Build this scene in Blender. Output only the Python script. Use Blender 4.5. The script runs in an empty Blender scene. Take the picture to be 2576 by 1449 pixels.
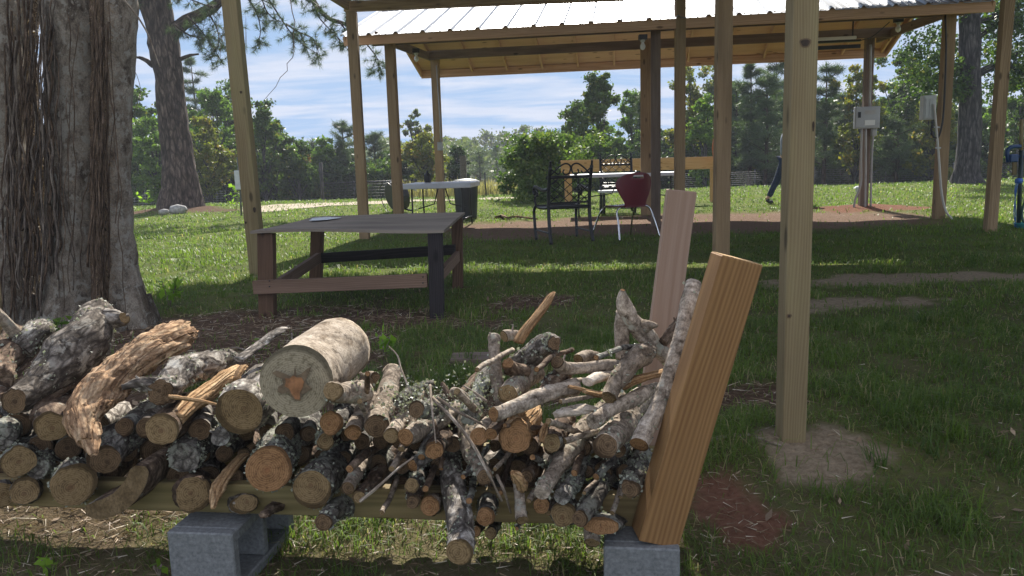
import bpy, math, random
import numpy as np
random.seed(7); rng = np.random.default_rng(11)
S = bpy.context.scene; COL = S.collection
RAD = math.radians

# ------------------------------------------------------------------ camera
H = 1.08; F = 2000.; PITCH = math.atan(324/2000.); ROLL = .03
f0 = np.array([0, math.cos(PITCH), -math.sin(PITCH)]); u0 = np.array([0, math.sin(PITCH), math.cos(PITCH)]); r0 = np.array([1., 0, 0])
CR = math.cos(ROLL)*r0-math.sin(ROLL)*u0; CU = math.sin(ROLL)*r0+math.cos(ROLL)*u0; CC = np.array([0, 0, H])
from mathutils import Matrix, Vector
cam = bpy.data.cameras.new('camera'); co = bpy.data.objects.new('camera', cam); COL.objects.link(co)
cam.sensor_width = 36; cam.lens = F/2576*36; cam.clip_end = 2000; cam.clip_start = .05
m = Matrix(((CR[0], CU[0], -f0[0], 0), (CR[1], CU[1], -f0[1], 0), (CR[2], CU[2], -f0[2], H), (0, 0, 0, 1))); co.matrix_world = m
S.camera = co

# ------------------------------------------------------------------ sky, sun, exposure
SUN_AZ = RAD(4); SUN_EL = RAD(38)
W = bpy.data.worlds.new('World'); S.world = W; W.use_nodes = True
nt = W.node_tree; nt.nodes.clear()
def N(nt, t, **k):
    n = nt.nodes.new(t)
    for a, b in k.items():
        if a.startswith('i_'):
            s = a[2:]; s = int(s) if s.isdigit() else s.replace('_', ' ')
            n.inputs[s].default_value = b
        else: setattr(n, a, b)
    return n
def L(nt, a, b): nt.links.new(a, b)
sky = N(nt, 'ShaderNodeTexSky', sky_type='NISHITA', sun_disc=False, sun_elevation=SUN_EL, sun_rotation=SUN_AZ, air_density=1.0, dust_density=.6, ozone_density=1.6)
bg = N(nt, 'ShaderNodeBackground', i_Strength=.088); out = N(nt, 'ShaderNodeOutputWorld')
tc = N(nt, 'ShaderNodeTexCoord'); sp = N(nt, 'ShaderNodeSeparateXYZ'); L(nt, tc.outputs['Generated'], sp.inputs[0])
zz = N(nt, 'ShaderNodeMath', operation='ADD', i_1=.10); L(nt, sp.outputs[2], zz.inputs[0])
zm = N(nt, 'ShaderNodeMath', operation='MAXIMUM', i_1=.03); L(nt, zz.outputs[0], zm.inputs[0])
dx = N(nt, 'ShaderNodeMath', operation='DIVIDE'); dy = N(nt, 'ShaderNodeMath', operation='DIVIDE')
L(nt, sp.outputs[0], dx.inputs[0]); L(nt, zm.outputs[0], dx.inputs[1]); L(nt, sp.outputs[1], dy.inputs[0]); L(nt, zm.outputs[0], dy.inputs[1])
cb = N(nt, 'ShaderNodeCombineXYZ'); L(nt, dx.outputs[0], cb.inputs[0]); L(nt, dy.outputs[0], cb.inputs[1])
mp = N(nt, 'ShaderNodeMapping'); mp.inputs['Location'].default_value = (1.7, .35, 0); mp.inputs['Scale'].default_value = (.55, 1.15, 1); L(nt, cb.outputs[0], mp.inputs[0])
n1 = N(nt, 'ShaderNodeTexNoise', i_Scale=1.6, i_Detail=9, i_Roughness=.58, i_Distortion=.35); L(nt, mp.outputs[0], n1.inputs[0])
cr = N(nt, 'ShaderNodeValToRGB'); cr.color_ramp.elements[0].position = .40; cr.color_ramp.elements[1].position = .58
L(nt, n1.outputs[0], cr.inputs[0])
cm = N(nt, 'ShaderNodeMath', operation='MULTIPLY', i_1=.85); L(nt, cr.outputs[0], cm.inputs[0])
n2 = N(nt, 'ShaderNodeTexNoise', i_Scale=4, i_Detail=6); L(nt, mp.outputs[0], n2.inputs[0])
cc = N(nt, 'ShaderNodeMix', data_type='RGBA'); cc.inputs[6].default_value = (3.6, 4.0, 5.0, 1); cc.inputs[7].default_value = (5.0, 5.15, 5.7, 1); L(nt, n2.outputs[0], cc.inputs[0])
tint = N(nt, 'ShaderNodeMix', data_type='RGBA', blend_type='MULTIPLY'); tint.inputs[0].default_value = 1; tint.inputs[7].default_value = (.76, .91, 1.10, 1)
cl = N(nt, 'ShaderNodeVectorMath', operation='MINIMUM'); cl.inputs[1].default_value = (2.7, 3.5, 4.5)
L(nt, sky.outputs[0], cl.inputs[0]); L(nt, cl.outputs[0], tint.inputs[6])
mx = N(nt, 'ShaderNodeMix', data_type='RGBA'); L(nt, cm.outputs[0], mx.inputs[0]); L(nt, tint.outputs[2], mx.inputs[6]); L(nt, cc.outputs[2], mx.inputs[7])
# added fill: sky behind the viewer boosted and warmed to lift the shade
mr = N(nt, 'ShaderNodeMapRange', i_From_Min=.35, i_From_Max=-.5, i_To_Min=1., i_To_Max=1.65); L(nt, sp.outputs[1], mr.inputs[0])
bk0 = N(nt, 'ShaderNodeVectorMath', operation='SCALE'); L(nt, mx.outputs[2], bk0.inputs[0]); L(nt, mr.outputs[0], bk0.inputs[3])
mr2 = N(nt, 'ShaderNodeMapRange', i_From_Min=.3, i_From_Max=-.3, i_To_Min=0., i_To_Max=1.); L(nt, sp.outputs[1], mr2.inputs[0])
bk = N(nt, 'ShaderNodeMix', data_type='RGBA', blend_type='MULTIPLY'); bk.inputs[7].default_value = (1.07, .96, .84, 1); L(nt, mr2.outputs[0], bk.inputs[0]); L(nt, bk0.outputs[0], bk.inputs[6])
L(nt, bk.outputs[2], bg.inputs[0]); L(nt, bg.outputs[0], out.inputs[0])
sl = bpy.data.lights.new('sun', 'SUN'); sl.energy = 5.0; sl.angle = RAD(.6); sl.color = (1, .94, .84)
so = bpy.data.objects.new('sun', sl); COL.objects.link(so)
sd = Vector((math.sin(SUN_AZ)*math.cos(SUN_EL), math.cos(SUN_AZ)*math.cos(SUN_EL), math.sin(SUN_EL)))
so.rotation_euler = sd.to_track_quat('Z', 'Y').to_euler()
S.view_settings.view_transform = 'Standard'; S.view_settings.look = 'None'; S.view_settings.exposure = 1.0; S.view_settings.gamma = 1
S.cycles.max_bounces = 7; S.cycles.transparent_max_bounces = 6

# ------------------------------------------------------------------ pixel of the 2576x1449 view -> place in the world
def ray(u, v): return f0+CR*(u-1288)/F-CU*(v-724.5)/F
def P(u, v, Y): d = ray(u, v); return CC+d*Y/d[1]
def G(u, v, z=0.): d = ray(u, v); return CC+d*(z-H)/d[2]
def sm(a, b, x): t = np.clip((x-a)/(b-a), 0, 1); return t*t*(3-2*t)
_T = rng.random((256, 256))
def vn(x, y, sc):
    x = np.asarray(x, float)*sc+77.3; y = np.asarray(y, float)*sc+31.7
    xi = np.floor(x).astype(int); yi = np.floor(y).astype(int); fx = x-xi; fy = y-yi; fx = fx*fx*(3-2*fx); fy = fy*fy*(3-2*fy)
    g = lambda a, b: _T[a % 256, b % 256]
    return (g(xi, yi)*(1-fx)+g(xi+1, yi)*fx)*(1-fy)+(g(xi, yi+1)*(1-fx)+g(xi+1, yi+1)*fx)*fy
def fbm(x, y, sc, o=4): return sum(vn(x, y, sc*2.03**i)*.5**i for i in range(o))/sum(.5**i for i in range(o))
def terrain(x, y):
    x = np.asarray(x, float); y = np.asarray(y, float)
    z = -.115*(1-sm(2.3, 3.1, y))
    z = z-.062*np.maximum(y-24, 0)*sm(24, 27, y)*(y < 60)-(y >= 60)*(.062*36+.02*(y-60))
    z = z+(fbm(x, y, 1.3, 3)-.5)*.05*sm(1.5, 4, y)+(fbm(x, y, .25, 2)-.5)*.06*sm(5, 12, y)
    mound = lambda cx, cy, r, h: h*np.exp(-(((x-cx)**2+(y-cy)**2)/r**2))
    z = z+mound(-8.7, 21., 1.1, .13)+mound(1.08, 2.9, .25, .02)+mound(6.56, 14.6, .6, .05)+mound(6.2, 11.4, .45, .05)+mound(-3.6, 5.7, 1., .07)
    return z
def tz(x, y): return float(terrain(x, y))
# where the lawn is worn away: columns are (cx, cy, rx, ry, kind)  kind 0 brown, 1 sand, 2 red, 3 leaf mould
_c = lambda u, v: G(u, v)[:2]
PATCH = [(2.6, 12.55, 4.3, 2.0, 0), (*_c(2170, 765), .5, .24, 1), (*_c(2480, 695), 1.9, .28, 1), (1.10, 2.78, .27, .20, 1), (*_c(1850, 1215), .20, .26, 2),
         (-2.2, 4.9, 1.75, 1.25, 3), (-8.6, 20.4, 1.7, .8, 3), (6.5, 14.3, 1.1, .8, 2), (*_c(2330, 1400), .35, .10, 0), (-1.9, 3.2, 1.5, .8, 3), (-1.35, 2.35, 1.5, .40, 4), (*_c(1330, 760), .4, .25, 3), (*_c(1900, 1000), .25, .2, 3), (-.35, 3.45, .8, .22, 3)]
def patch(x, y, k=None):
    x = np.asarray(x, float); y = np.asarray(y, float); r = np.zeros_like(x)
    w = (fbm(x, y, 2.2, 4)-.5)*1.1; w2 = (fbm(x+9, y, 8., 4)-.5)*1.3
    for cx, cy, rx, ry, kk in PATCH:
        if k is not None and kk != k: continue
        d = (np.abs((x-cx)/rx)**2.6+np.abs((y-cy)/ry)**2.6)**(1/2.6)+(w*.6+w2 if rx < .7 else w*1.3+w2*.5 if rx < 3 else w*.35)
        r = np.maximum(r, 1-sm(.75, 1.1, d))
    return r

# ------------------------------------------------------------------ materials
MATS = {}
def base(name):
    mt = bpy.data.materials.new(name); mt.use_nodes = True; nt = mt.node_tree; nt.nodes.clear()
    o = N(nt, 'ShaderNodeOutputMaterial'); b = N(nt, 'ShaderNodeBsdfPrincipled'); L(nt, b.outputs[0], o.inputs[0]); MATS[name] = mt
    return mt, nt, b, o
def coords(nt, scale=(1, 1, 1), rnd=True):
    a = N(nt, 'ShaderNodeAttribute', attribute_name='lc'); mp = N(nt, 'ShaderNodeMapping'); mp.inputs['Scale'].default_value = scale
    if rnd:
        oi = N(nt, 'ShaderNodeObjectInfo'); ml = N(nt, 'ShaderNodeMath', operation='MULTIPLY', i_1=37.); L(nt, oi.outputs['Random'], ml.inputs[0])
        ad = N(nt, 'ShaderNodeVectorMath', operation='ADD'); L(nt, a.outputs['Vector'], ad.inputs[0]); cx = N(nt, 'ShaderNodeCombineXYZ'); L(nt, ml.outputs[0], cx.inputs[2]); L(nt, cx.outputs[0], ad.inputs[1])
        L(nt, ad.outputs[0], mp.inputs[0])
    else: L(nt, a.outputs['Vector'], mp.inputs[0])
    return mp.outputs[0]
def ramp(nt, src, stops):
    r = N(nt, 'ShaderNodeValToRGB'); e = r.color_ramp.elements
    while len(e) < len(stops): e.new(.5)
    for q, (p, c) in zip(e, stops): q.position = p; q.color = (*c, 1) if len(c) == 3 else c
    L(nt, src, r.inputs[0]); return r.outputs[0]
def mix(nt, f, a, b, mode='MIX'):
    m = N(nt, 'ShaderNodeMix', data_type='RGBA', blend_type=mode)
    for s, i in ((f, 0), (a, 6), (b, 7)):
        if isinstance(s, (int, float)): m.inputs[i].default_value = s
        elif isinstance(s, tuple): m.inputs[i].default_value = (*s, 1)
        else: L(nt, s, m.inputs[i])
    return m.outputs[2]
def bump(nt, b, h, s=.5, d=.01):
    n = N(nt, 'ShaderNodeBump', i_Strength=s, i_Distance=d); L(nt, h, n.inputs['Height']); L(nt, n.outputs[0], b.inputs['Normal'])
def plain(name, c, rough=.6, metal=0, spec=.5, var=.12, sc=6):
    mt, nt, b, o = base(name); b.inputs['Roughness'].default_value = rough; b.inputs['Metallic'].default_value = metal; b.inputs['Specular IOR Level'].default_value = spec
    t = N(nt, 'ShaderNodeTexCoord'); n = N(nt, 'ShaderNodeTexNoise', i_Scale=sc, i_Detail=6, i_Roughness=.65); L(nt, t.outputs['Object'], n.inputs[0])
    lo = tuple(max(0, x*(1-var*2)) for x in c); hi = tuple(min(1, x*(1+var)) for x in c)
    L(nt, ramp(nt, n.outputs[0], [(.3, lo), (.7, hi)]), b.inputs[0]); return mt
def bark(name, lo, mid, hi, sx=22, sz=7, lich=None, lamt=.5, bands=0, rough=.95, bs=.8, spots=0):
    mt, nt, b, o = base(name); b.inputs['Roughness'].default_value = rough; b.inputs['Specular IOR Level'].default_value = .15
    v = coords(nt, (sx, sx, sz)); nz = N(nt, 'ShaderNodeTexNoise', i_Scale=1.3, i_Detail=9, i_Roughness=.68, i_Distortion=.6); L(nt, v, nz.inputs[0])
    vo = N(nt, 'ShaderNodeTexVoronoi', i_Scale=1.1, feature='DISTANCE_TO_EDGE'); L(nt, v, vo.inputs[0])
    vr = ramp(nt, vo.outputs[0], [(0, (0, 0, 0)), (.18, (1, 1, 1))])
    c = ramp(nt, nz.outputs[0], [(.34, lo), (.49, mid), (.64, hi)])
    vf = coords(nt, (150, 150, 95)); nf_ = N(nt, 'ShaderNodeTexNoise', i_Scale=1., i_Detail=5, i_Roughness=.75); L(nt, vf, nf_.inputs[0])
    c = mix(nt, 1., c, ramp(nt, nf_.outputs[0], [(.36, (.58, .56, .54)), (.52, (.97, .96, .95)), (.66, (1.22, 1.20, 1.17))]), 'MULTIPLY')
    c = mix(nt, (.8 if name in ('bark_gray', 'bark_lichen', 'bark_pine', 'bark_oak') else .45) if not bands else .15, c, mix(nt, vr, lo, c)) if name != 'bark_tree_pale' else c
    hgt = mix(nt, .5 if name != 'bark_tree_pale' else .1, nz.outputs[0], vr)
    if bands:
        v2 = coords(nt, (9, 9, 90)); n3 = N(nt, 'ShaderNodeTexNoise', i_Scale=1., i_Detail=5, i_Roughness=.6); L(nt, v2, n3.inputs[0])
        c = mix(nt, ramp(nt, n3.outputs[0], [(.50, (0, 0, 0)), (.62, (bands,)*3)]), c, lo)
    if spots:
        v4 = coords(nt, (16, 16, 13)); n4 = N(nt, 'ShaderNodeTexNoise', i_Scale=1.4, i_Detail=8, i_Roughness=.72); L(nt, v4, n4.inputs[0])
        c = mix(nt, ramp(nt, n4.outputs[0], [(.56, (0, 0, 0)), (.64, (spots,)*3)]), c, tuple(x*.35 for x in lo))
    if lich:
        v3 = coords(nt, (14, 14, 11)); n4 = N(nt, 'ShaderNodeTexNoise', i_Scale=1.2, i_Detail=10, i_Roughness=.7); L(nt, v3, n4.inputs[0])
        n5 = N(nt, 'ShaderNodeTexNoise', i_Scale=7, i_Detail=5); L(nt, v3, n5.inputs[0])
        lc2 = mix(nt, n5.outputs[0], tuple(x*.55 for x in lich), lich)
        k = .66-.28*lamt; c = mix(nt, ramp(nt, n4.outputs[0], [(k, (0, 0, 0)), (k+.06, (1, 1, 1))]), c, lc2)
        hgt = mix(nt, .5, hgt, n4.outputs[0])
    oi2 = N(nt, 'ShaderNodeObjectInfo'); c = mix(nt, 1., c, ramp(nt, oi2.outputs['Random'], [(0, (.62, .58, .54)), (.5, (.9, .88, .86)), (1, (1.1, 1.08, 1.06))]), 'MULTIPLY')
    L(nt, c, b.inputs[0]); bump(nt, b, hgt, bs, .012); return mt
def wood(name, lo, hi, stain=(.5, .5, .5), samt=.25, rough=.8, ringsc=26, knots=True, green=None):
    mt, nt, b, o = base(name); b.inputs['Roughness'].default_value = rough; b.inputs['Specular IOR Level'].default_value = .25
    v = coords(nt, (1, 1, .10)); w0 = N(nt, 'ShaderNodeTexNoise', i_Scale=3.2, i_Detail=2); L(nt, v, w0.inputs[0])
    wd = N(nt, 'ShaderNodeVectorMath', operation='SCALE', i_3=.16); L(nt, w0.outputs[1], wd.inputs[0])
    ad = N(nt, 'ShaderNodeVectorMath', operation='ADD'); L(nt, v, ad.inputs[0]); L(nt, wd.outputs[0], ad.inputs[1])
    wv = N(nt, 'ShaderNodeTexWave', wave_type='RINGS', rings_direction='Z', i_Scale=ringsc*1.35, i_Distortion=3.2, i_Detail=3.); L(nt, ad.outputs[0], wv.inputs[0])
    v2 = coords(nt, (160, 160, 4)); fg = N(nt, 'ShaderNodeTexNoise', i_Scale=1, i_Detail=4); L(nt, v2, fg.inputs[0])
    vs_ = coords(nt, (42, 42, 1.3)); sg = N(nt, 'ShaderNodeTexNoise', i_Scale=1, i_Detail=5, i_Roughness=.6); L(nt, vs_, sg.inputs[0])
    f = mix(nt, .35, mix(nt, .62, wv.outputs[0], sg.outputs[0]), fg.outputs[0])
    c = ramp(nt, f, [(.30, lo), (.68, hi)])
    v3 = coords(nt, (5, 5, .9)); sn = N(nt, 'ShaderNodeTexNoise', i_Scale=1, i_Detail=6); L(nt, v3, sn.inputs[0])
    c = mix(nt, ramp(nt, sn.outputs[0], [(.45, (0, 0, 0)), (.7, (samt,)*3)]), c, tuple(a*q for a, q in zip(lo, stain)))
    if knots:
        v4 = coords(nt, (7, 7, 2.6)); kn = N(nt, 'ShaderNodeTexVoronoi', i_Scale=1.0); L(nt, v4, kn.inputs[0])
        c = mix(nt, ramp(nt, kn.outputs[0], [(.08, (.85,)*3), (.16, (0, 0, 0))]), c, tuple(a*.3 for a in lo))
    if green: c = mix(nt, ramp(nt, sn.outputs[0], [(.35, (.5, .5, .5)), (.55, (0, 0, 0))]), c, green)
    L(nt, c, b.inputs[0]); bump(nt, b, fg.outputs[0], .25, .003); return mt
def cutend(name, c0, c1, core, coreamt=.5, ringsc=55):
    mt, nt, b, o = base(name); b.inputs['Roughness'].default_value = .9; b.inputs['Specular IOR Level'].default_value = .1
    v = coords(nt, (1, 1, 1), False); oi = N(nt, 'ShaderNodeObjectInfo'); cx = N(nt, 'ShaderNodeCombineXYZ'); ml = N(nt, 'ShaderNodeMath', operation='MULTIPLY', i_1=50.); L(nt, oi.outputs['Random'], ml.inputs[0])
    L(nt, ml.outputs[0], cx.inputs[2]); ad = N(nt, 'ShaderNodeVectorMath', operation='ADD'); L(nt, v, ad.inputs[0]); L(nt, cx.outputs[0], ad.inputs[1])
    nz = N(nt, 'ShaderNodeTexNoise', i_Scale=22, i_Detail=7, i_Roughness=.65); L(nt, ad.outputs[0], nz.inputs[0])
    wv = N(nt, 'ShaderNodeTexWave', wave_type='RINGS', rings_direction='Z', i_Scale=ringsc, i_Distortion=2.2, i_Detail=2, i_Detail_Scale=1.5); L(nt, v, wv.inputs[0])
    c = mix(nt, mix(nt, .6, wv.outputs[0], ramp(nt, nz.outputs[0], [(.36, (0, 0, 0)), (.62, (1, 1, 1))])), tuple(x*.8 for x in c0), tuple(x*1.15 for x in c1)); nq = N(nt, 'ShaderNodeTexNoise', i_Scale=120, i_Detail=4, i_Roughness=.8); L(nt, ad.outputs[0], nq.inputs[0]); c = mix(nt, 1., c, ramp(nt, nq.outputs[0], [(.36, (.5, .48, .45)), (.5, (1, 1, 1))]), 'MULTIPLY')
    nb = N(nt, 'ShaderNodeTexNoise', i_Scale=9, i_Detail=6, i_Roughness=.6); L(nt, ad.outputs[0], nb.inputs[0])
    ln = N(nt, 'ShaderNodeVectorMath', operation='LENGTH'); L(nt, v, ln.inputs[0]); at = N(nt, 'ShaderNodeAttribute', attribute_name='er')
    dv = N(nt, 'ShaderNodeMath', operation='DIVIDE'); L(nt, ln.outputs['Value'], dv.inputs[0]); L(nt, at.outputs['Fac'], dv.inputs[1])
    sb = N(nt, 'ShaderNodeMath', operation='MULTIPLY_ADD', i_1=.9); L(nt, nb.outputs[0], sb.inputs[0]); L(nt, dv.outputs[0], sb.inputs[2])
    c = mix(nt, ramp(nt, sb.outputs[0], [(.50, (coreamt,)*3), (.66, (0, 0, 0))]), c, core)
    # dark rim where the bark starts, and grey weathering
    c = mix(nt, ramp(nt, dv.outputs[0], [(.90, (0, 0, 0)), (1.0, (.75,)*3)]), c, tuple(x*.3 for x in c0))
    c = mix(nt, ramp(nt, nz.outputs[0], [(.52, (0, 0, 0)), (.72, (.55,)*3)]), c, tuple(x*.5 for x in c0))
    # radial checks
    gr = N(nt, 'ShaderNodeTexGradient', gradient_type='RADIAL'); L(nt, v, gr.inputs[0]); g2 = N(nt, 'ShaderNodeMath', operation='ADD'); L(nt, gr.outputs['Fac'], g2.inputs[0]); L(nt, oi.outputs['Random'], g2.inputs[1])
    g4 = N(nt, 'ShaderNodeMath', operation='MULTIPLY', i_1=9.); L(nt, g2.outputs[0], g4.inputs[0]); g3 = N(nt, 'ShaderNodeTexNoise', noise_dimensions='4D', i_Scale=1., i_Detail=3); cs_ = N(nt, 'ShaderNodeVectorMath', operation='SCALE', i_3=5.); L(nt, ad.outputs[0], cs_.inputs[0]); L(nt, cs_.outputs[0], g3.inputs['Vector']); L(nt, g4.outputs[0], g3.inputs['W'])
    crk = ramp(nt, g3.outputs[0], [(.31, (.9,)*3), (.335, (0, 0, 0))])
    c = mix(nt, mix(nt, 1., crk, ramp(nt, dv.outputs[0], [(.3, (1, 1, 1)), (.8, (0, 0, 0))]), 'MULTIPLY'), c, (.02, .014, .01))
    L(nt, c, b.inputs[0]); bump(nt, b, nz.outputs[0], .5, .006); return mt
def leafmat(name, lo, hi, third=None, trans=.45, tamt=.12):
    mt, nt, b, o = base(name); b.inputs['Roughness'].default_value = .5; b.inputs['Specular IOR Level'].default_value = .3
    a = N(nt, 'ShaderNodeAttribute', attribute_name='tint'); st = [(0., lo), (.85, hi)]
    if third: st = [(0., lo), (1-tamt-.12, hi), (1-tamt, third)]
    c = ramp(nt, a.outputs['Fac'], st); L(nt, c, b.inputs[0])
    t = N(nt, 'ShaderNodeBsdfTranslucent'); L(nt, mix(nt, 1., c, (1.35, 1.45, .7), 'MULTIPLY'), t.inputs[0])
    ms = N(nt, 'ShaderNodeMixShader', i_0=trans); L(nt, b.outputs[0], ms.inputs[1]); L(nt, t.outputs[0], ms.inputs[2]); L(nt, ms.outputs[0], o.inputs[0]); return mt

bark('bark_gray', (.05, .042, .036), (.20, .18, .16), (.52, .49, .45), 26, 12, lich=(.62, .60, .54), lamt=.35, bs=1.)
bark('bark_lichen', (.045, .040, .036), (.17, .16, .148), (.32, .31, .285), 34, 20, lich=(.37, .385, .335), lamt=.55, bs=1.)
bark('bark_pale', (.10, .078, .06), (.38, .325, .265), (.60, .53, .45), 26, 20, bands=.4, lich=(.50, .50, .43), lamt=.3, bs=.6, spots=.4)
bark('bark_white', (.22, .17, .12), (.55, .49, .41), (.70, .64, .56), 12, 9, bands=.12, spots=.85, bs=.35)
bark('bark_brown', (.035, .024, .018), (.13, .09, .065), (.30, .23, .17), 26, 10, lich=(.40, .40, .35), lamt=.25, bs=1.)
bark('bark_rotten', (.10, .055, .03), (.42, .27, .16), (.66, .50, .33), 34, 3.2, spots=.6, bs=1.)
bark('wood_raw', (.24, .13, .06), (.52, .34, .18), (.70, .52, .32), 60, 3, bs=.8)
bark('wood_dim', (.12, .085, .045), (.21, .155, .088), (.27, .20, .12), 16, 16, bs=.3)
bark('bark_pine', (.018, .014, .013), (.085, .066, .058), (.21, .17, .15), 9, 2.2, bs=1.)
bark('bark_oak', (.02, .02, .022), (.08, .078, .082), (.16, .155, .16), 11, 2, bs=1.)
bark('bark_tree_left', (.03, .022, .017), (.10, .085, .07), (.20, .185, .155), 8, 2.2, lich=(.28, .28, .25), lamt=.4, bs=.8)
bark('bark_tree_pale', (.06, .048, .038), (.20, .175, .145), (.31, .285, .245), 9, 5, lich=(.33, .32, .285), lamt=.5, spots=.5, bs=.6)
bark('vine_bark', (.035, .024, .017), (.12, .085, .06), (.22, .165, .125), 40, 8, bs=1.)
bark('vine_gray', (.05, .04, .035), (.16, .135, .115), (.28, .25, .22), 40, 8, bs=.6)
bark('twig', (.12, .09, .07), (.33, .28, .23), (.52, .47, .41), 60, 12, bs=.4)
wood('lumber_new', (.185, .14, .075), (.27, .21, .12), stain=(.8, .85, .6), green=(.30, .27, .13))
wood('lumber_post', (.22, .145, .08), (.38, .27, .16), stain=(.6, .6, .6), samt=.5)
wood('lumber_brown', (.15, .095, .065), (.25, .165, .12), stain=(.5, .5, .5), samt=.5)
wood('lumber_old', (.13, .095, .075), (.27, .205, .165), stain=(.5, .5, .5), samt=.6)
wood('lumber_amber', (.175, .088, .034), (.30, .17, .068), stain=(.5, .5, .5), samt=.7, ringsc=19)
wood('lumber_pink', (.27, .18, .13), (.345, .245, .185), samt=.2, ringsc=14)
wood('lumber_red', (.075, .040, .024), (.15, .092, .058), samt=.6)
wood('lumber_black', (.012, .010, .012), (.04, .034, .036), samt=.4)
wood('lumber_beam', (.17, .125, .055), (.29, .22, .105), samt=.4, ringsc=18, green=(.18, .17, .07))
wood('roof_boards', (.48, .28, .175), (.65, .42, .28), samt=.3, ringsc=12)
wood('plywood', (.185, .155, .128), (.29, .25, .21), samt=.7, ringsc=5, knots=False, rough=.75)
wood('rail_wood', (.42, .24, .09), (.58, .37, .17), samt=.2)
cutend('end_tan', (.15, .10, .05), (.27, .19, .10), (.11, .055, .03), .6)
cutend('end_orange', (.18, .095, .042), (.31, .175, .085), (.22, .09, .04), .5)
cutend('end_pale', (.24, .205, .14), (.33, .285, .20), (.42, .19, .08), .0)
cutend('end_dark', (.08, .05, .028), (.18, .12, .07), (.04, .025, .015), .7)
cutend('end_wood', (.40, .24, .11), (.62, .44, .25), (.3, .15, .06), .0, 30)
plain('stain_wood', (.30, .14, .06), .9, var=.3, sc=40); plain('stain_dark', (.16, .115, .07), .9, var=.3, sc=40)
plain('block', (.20, .21, .215), .95, spec=.1, var=.2, sc=90)
plain('block_core', (.22, .225, .22), .95, spec=.1, var=.2, sc=90)
plain('metal_black', (.018, .019, .022), .38, .3, var=.2, sc=30)
plain('chrome', (.62, .62, .64), .18, 1.); plain('plastic_red', (.13, .010, .022), .38, var=.1); plain('plastic_white', (.62, .64, .70), .42, var=.06)
plain('can_black', (.022, .023, .03), .42, var=.2, sc=4); plain('panel_gray', (.32, .33, .34), .45, .2, var=.06); plain('panel_pale', (.52, .53, .52), .5, var=.08)
plain('conduit', (.33, .32, .31), .5, var=.1); plain('conduit_white', (.58, .55, .50), .5, var=.08); plain('cable_black', (.02, .018, .018), .5)
plain('bulb', (.75, .76, .78), .25, var=.02); plain('wire', (.12, .125, .125), .6, .3, var=.2); plain('wire_light', (.42, .43, .42), .5, .4, var=.2); plain('wire_dark', (.03, .032, .035), .5, .4)
plain('rock', (.36, .35, .33), .9, var=.3, sc=14); plain('stump_gray', (.19, .18, .17), .9, var=.3, sc=30)
plain('jeans', (.018, .035, .075), .9, var=.3, sc=40); plain('shirt', (.22, .25, .30), .9, var=.2, sc=20); plain('skin', (.45, .27, .19), .55, var=.06); plain('hair', (.03, .02, .014), .7); plain('shoe', (.016, .016, .02), .5)
plain('shoe_sole', (.5, .5, .5), .6); plain('blue_valve', (.008, .05, .16), .3, var=.2); plain('blue_tie', (.03, .12, .45), .5); plain('hose_green', (.01, .06, .045), .4); plain('hose_teal', (.05, .28, .30), .4)
plain('pvc_dark', (.012, .03, .032), .45); plain('knot_dark', (.05, .032, .02), .8, var=.3, sc=60); plain('knot_ring', (.15, .10, .055), .8, var=.2, sc=60); plain('knot_red', (.13, .05, .035), .8, var=.3, sc=60)
plain('rope', (.48, .17, .07), .9, var=.3, sc=60); plain('sign_dark', (.05, .06, .07), .5); plain('label_pale', (.62, .63, .62), .5, var=.03)
plain('mailbox', (.48, .50, .50), .45, .2); plain('painted_sheen', (.42, .42, .44), .3, var=.05)
leafmat('leaf_oak', (.032, .065, .016), (.10, .16, .04), (.16, .16, .035), tamt=.1)
leafmat('leaf_dark', (.018, .040, .013), (.06, .10, .03), trans=.35)  # understory shade is put into this low leaf colour
leafmat('leaf_yellow', (.07, .095, .018), (.18, .20, .035), (.26, .19, .04), tamt=.2)
leafmat('leaf_bright', (.05, .11, .02), (.16, .25, .045))
leafmat('leaf_bush', (.04, .085, .02), (.115, .175, .042), (.16, .19, .05), tamt=.15); leafmat('leaf_pine', (.035, .062, .032), (.105, .15, .075), trans=.35)
leafmat('leaf_pine_pale', (.05, .085, .045), (.11, .16, .08), trans=.3)
leafmat('leaf_rust', (.18, .07, .03), (.30, .14, .06))
leafmat('leaf_lime', (.14, .26, .03), (.26, .42, .05), trans=.5)
leafmat('leaf_far', (.055, .085, .04), (.13, .155, .065), (.19, .16, .06), tamt=.12)
leafmat('grass_blade', (.060, .105, .030), (.165, .245, .045), (.36, .31, .18), trans=.48, tamt=.12)
leafmat('lichen_flake', (.18, .19, .15), (.40, .42, .34), trans=.15)
leafmat('straw', (.15, .095, .06), (.40, .30, .20), (.60, .53, .42), trans=.1, tamt=.15)
leafmat('tall_grass', (.22, .20, .09), (.40, .36, .20), trans=.3)
MATS['plywood'].node_tree.nodes['Principled BSDF'].inputs['Specular IOR Level'].default_value = .08
# metal roof
mt, nt, b, o = base('roof_metal'); b.inputs['Metallic'].default_value = .85; b.inputs['Roughness'].default_value = .42
n = N(nt, 'ShaderNodeTexNoise', i_Scale=2.5, i_Detail=6); t = N(nt, 'ShaderNodeTexCoord'); L(nt, t.outputs['Object'], n.inputs[0]); L(nt, ramp(nt, n.outputs[0], [(.3, (.34, .35, .37)), (.7, (.43, .44, .46))]), b.inputs[0])
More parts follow.
